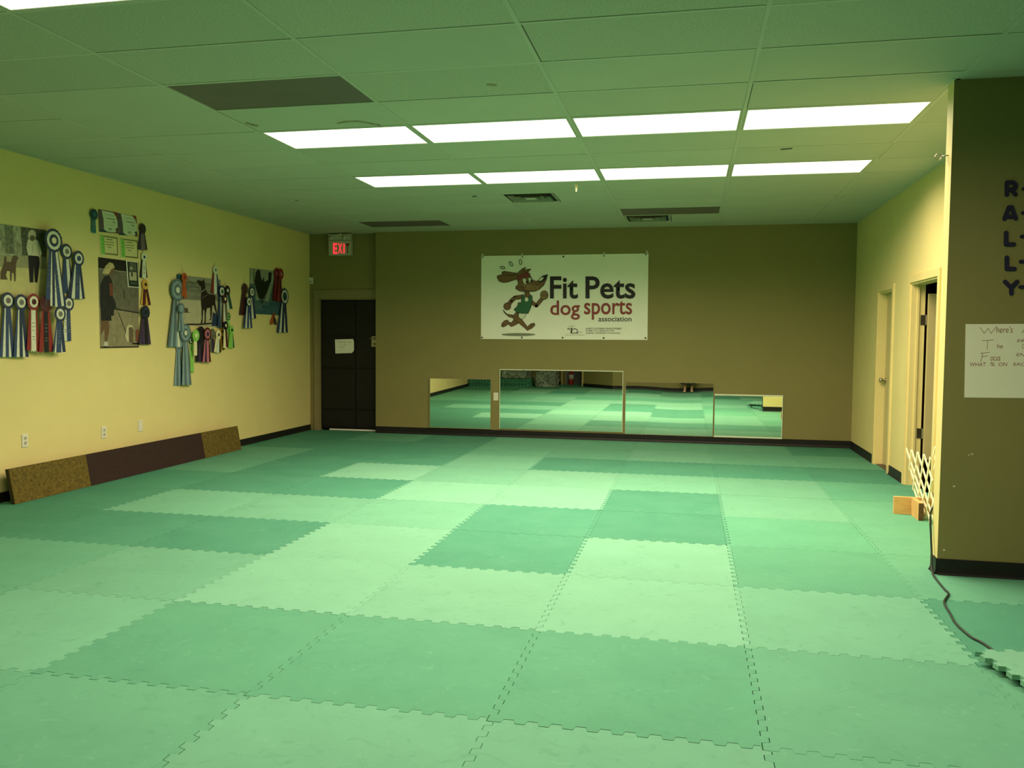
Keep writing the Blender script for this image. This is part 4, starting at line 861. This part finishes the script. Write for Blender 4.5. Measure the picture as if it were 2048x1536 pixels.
# entry passage beyond the rear doorway
dkw = mat('passage_paint', (0.22, 0.21, 0.19), 0.8)
pa = Vector((-2.2, YR, 0)); nn = Vector((-DGd.y, DGd.x, 0))
ia = pa + DGd*1.35 + nn*.12; ib = pa + DGd*2.70 + nn*.12; oa = ia+nn*1.5; ob_ = ib+nn*1.5
wall('wall_passage_near', (oa.x, oa.y), (ia.x, ia.y), .05, dkw) if False else None
b = MB()
for A, B in ((ia, oa), (oa, ob_), (ob_, ib)): b.prism([A, B, B+Vector((0, 0, 2.6)), A+Vector((0, 0, 2.6))], (B-A).normalized().cross(Vector((0, 0, 1)))*.05)
struct(b.build('wall_passage', dkw))
struct(MB().prism([q_+Vector((0, 0, -.02)) for q_ in (pa+DGd*1.35, oa, ob_, pa+DGd*2.70)], (0, 0, .015)).build('floor_passage', dkw)); struct(MB().prism([q_+Vector((0, 0, 2.6)) for q_ in (ia, oa, ob_, ib)], (0, 0, .05)).build('ceiling_passage', dkw))
b = MB()
for s_ in (1.44, 2.55): 
    A = pa+DGd*s_-nn*.015; b.prism([A, A+DGd*.06, A+DGd*.06+nn*.14, A+nn*.14], (0, 0, 2.16))
struct(b.build('trim_5', trimp))
fe = thing('fire_extinguisher', 'red fire extinguisher in the rear doorway seen in the mirror', 'fire extinguisher', pa+DGd*2.42+nn*.25)
redp = mat('extinguisher_red', (.42, .03, .02), .35)
MB().tube([(0, 0, 0), (0, 0, .02), (0, 0, .36), (0, 0, .41), (0, 0, .44)], [.066, .072, .072, .05, .022], 18).build('cylinder', redp, fe, True)
MB().tube([(0, 0, .18), (0, 0, .32)], .0735, 18).build('label_band', paper, fe, True); MB().box((-.015, -.06, .44), (.015, .03, .475)).build('valve', metal, fe)
MB().box((-.01, -.10, .475), (.01, .02, .485)).build('lever', metal, fe); MB().tube(smooth_path([(0, .03, .46), (0, .09, .42), (0, .09, .2)], 5), .01, 8).build('hose', black, fe, True)
rk = thing('wire_rack', 'dark wire rack in the rear passage seen in the mirror', 'rack', pa+DGd*1.95+nn*1.1)
for sx in (-.3, .3):
    for sy in (-.15, .15): MB().tube([(sx, sy, -.005), (sx, sy, 1.6)], .012, 8).build('post', metal, rk)
for z in (.15, .6, 1.05, 1.5):
    b = MB()
    for i in range(7): b.tube([(-.3, -.15+.05*i, z), (.3, -.15+.05*i, z)], .005, 6)
    b.build('wire_shelf', metal, rk)
# ---- the photographer, reflected in the wavy mirror
ps = thing('person', 'person in long dark clothes and pale shoes taking the photo', 'person', (-.04, -.34, 0))
skin = mat('skin', (.50, .28, .15), .5, .05, 10); coat = mat('black_cloth', (.012, .012, .014), .8, .2, 30); shoe = mat('pale_pink_shoe', (.55, .40, .32), .6, .08, 20); hair = mat('brown_hair', (.06, .035, .02), .6, .3, 40)
def skinned(name, verts, edges, m_, parent, lv=2):
    me = bpy.data.meshes.new(name); me.from_pydata([v[:3] for v in verts], edges, []); me.materials.append(m_); o = link(name, me, parent)
    sk = o.modifiers.new('skin', 'SKIN'); sk.use_smooth_shade = True
    me.skin_vertices.new() if not me.skin_vertices else None
    for i, v in enumerate(verts):
        r = v[3]; me.skin_vertices[0].data[i].radius = (r if isinstance(r, tuple) else (r, r))
    me.skin_vertices[0].data[0].use_root = True
    sb = o.modifiers.new('sub', 'SUBSURF'); sb.levels = lv; sb.render_levels = lv; return o
V = [(0, 0, .92, (.15, .11)), (0, 0, 1.05, (.13, .10)), (0, -.01, 1.25, (.15, .11)), (0, -.01, 1.36, (.10, .07)), (0, 0, 1.43, .05), (0, .02, 1.50, (.07, .08)), (0, .02, 1.60, (.075, .09)), (0, .0, 1.68, (.05, .06))]
E_ = [(i, i+1) for i in range(7)]
for s_ in (-1, 1):
    n0 = len(V); V += [(.085*s_, 0, .84, .085), (.085*s_, .01, .48, .058), (.09*s_, -.01, .30, .052), (.09*s_, -.02, .09, .034), (.09*s_, .02, .04, .036), (.095*s_, .13, .03, .03)]
    E_ += [(0, n0)] + [(n0+i, n0+i+1) for i in range(5)]
    n1 = len(V); V += [(.17*s_, 0, 1.34, .052), (.23*s_, .04, 1.10, .042), (.12*s_, .24, 1.36, .030), (.105*s_, .275, 1.41, (.030, .018))]
    E_ += [(3, n1)] + [(n1+i, n1+i+1) for i in range(3)]
    for k in range(4):
        m0 = len(V); zz = 1.405+.018*k; V += [(.10*s_, .290, zz+.01, .009), (.088*s_, .304-.003*abs(k-1), zz+.014, .0085), (.066*s_, .3095, zz+.014, .008)]
        E_ += [(n1+3, m0), (m0, m0+1), (m0+1, m0+2)]
    m0 = len(V); V += [(.085*s_, .28, 1.40, .010), (.068*s_, .29, 1.415, .009)]; E_ += [(n1+3, m0), (m0, m0+1)]
body = skinned('body', V, E_, skin, ps)
prof = [(.20, .235), (.205, .25), (.19, .55), (.175, .85), (.15, 1.02), (.175, 1.25), (.165, 1.36), (.085, 1.42)]
b = MB(); N = 28; vs = []; fs = []
for r, z in prof:
    for i in range(N):
        a = 2*math.pi*i/N; rr = r*(1+.05*math.sin(6*a)*max(0, (1-z))); vs.append((rr*math.cos(a), .78*rr*math.sin(a), z))
for j in range(len(prof)-1):
    for i in range(N): fs.append((j*N+i, j*N+(i+1) % N, (j+1)*N+(i+1) % N, (j+1)*N+i))
b.add(vs, fs).build('long_dress', coat, ps, True)
for s_ in (-1, 1):
    skinned('sleeve', [(.15*s_, 0, 1.345, .062), (.235*s_, .04, 1.10, .052), (.135*s_, .215, 1.325, .038)], [(0, 1), (1, 2)], coat, ps, 1)
    sh_ = skinned('shoe', [(.09*s_, -.03, .045, (.042, .045)), (.09*s_, .05, .042, (.042, .042)), (.098*s_, .15, .032, (.045, .030)), (.10*s_, .19, .028, (.035, .024))], [(0, 1), (1, 2), (2, 3)], shoe, ps, 2)
bm = bmesh.new(); bmesh.ops.create_uvsphere(bm, u_segments=20, v_segments=14, radius=.108)
for v in bm.verts:
    if v.co.y > .045 and v.co.z < .05: v.co.y = .045
    v.co.z *= 1.15
me = bpy.data.meshes.new('hair'); bm.to_mesh(me); bm.free(); me.materials.append(hair); o = link('hair', me, ps); o.location = (0, -.005, 1.61)
for s_ in (-1, 1):
    MB().tube([(.032*s_, .104, 1.585), (.032*s_, .112, 1.585)], [.014, .008], 12).build('eye', paper, ps, True); MB().tube([(.032*s_, .111, 1.585), (.032*s_, .1135, 1.585)], .005, 10).build('pupil', black, ps)
    MB().tube([(.085*s_, .01, 1.55), (.092*s_, .005, 1.585), (.088*s_, 0, 1.61)], [.008, .014, .008], 8).build('ear', skin, ps, True)
MB().tube([(0, .10, 1.59), (0, .122, 1.55), (0, .108, 1.54)], [.008, .014, .010], 10).build('nose', skin, ps, True)
MB().tube([(-.024, .098, 1.512), (0, .106, 1.510), (.024, .098, 1.512)], [.004, .008, .004], 8).build('mouth', mat('lips', (.35, .12, .09), .5), ps, True)
ph = thing('phone', 'black phone held by the person taking the photo', 'phone', (.0, -.012, CAM_H))
MB().box((-.078, -.008, -.038), (.078, 0, .038)).build('case', black, ph); MB().box((-.074, -.0088, -.035), (.074, -.008, .035)).build('screen', mat('phone_glass', (.02, .02, .02), .1), ph)
MB().tube([(0, 0, 0), (0, .002, 0)], .006, 14).build('lens', metal, ph)
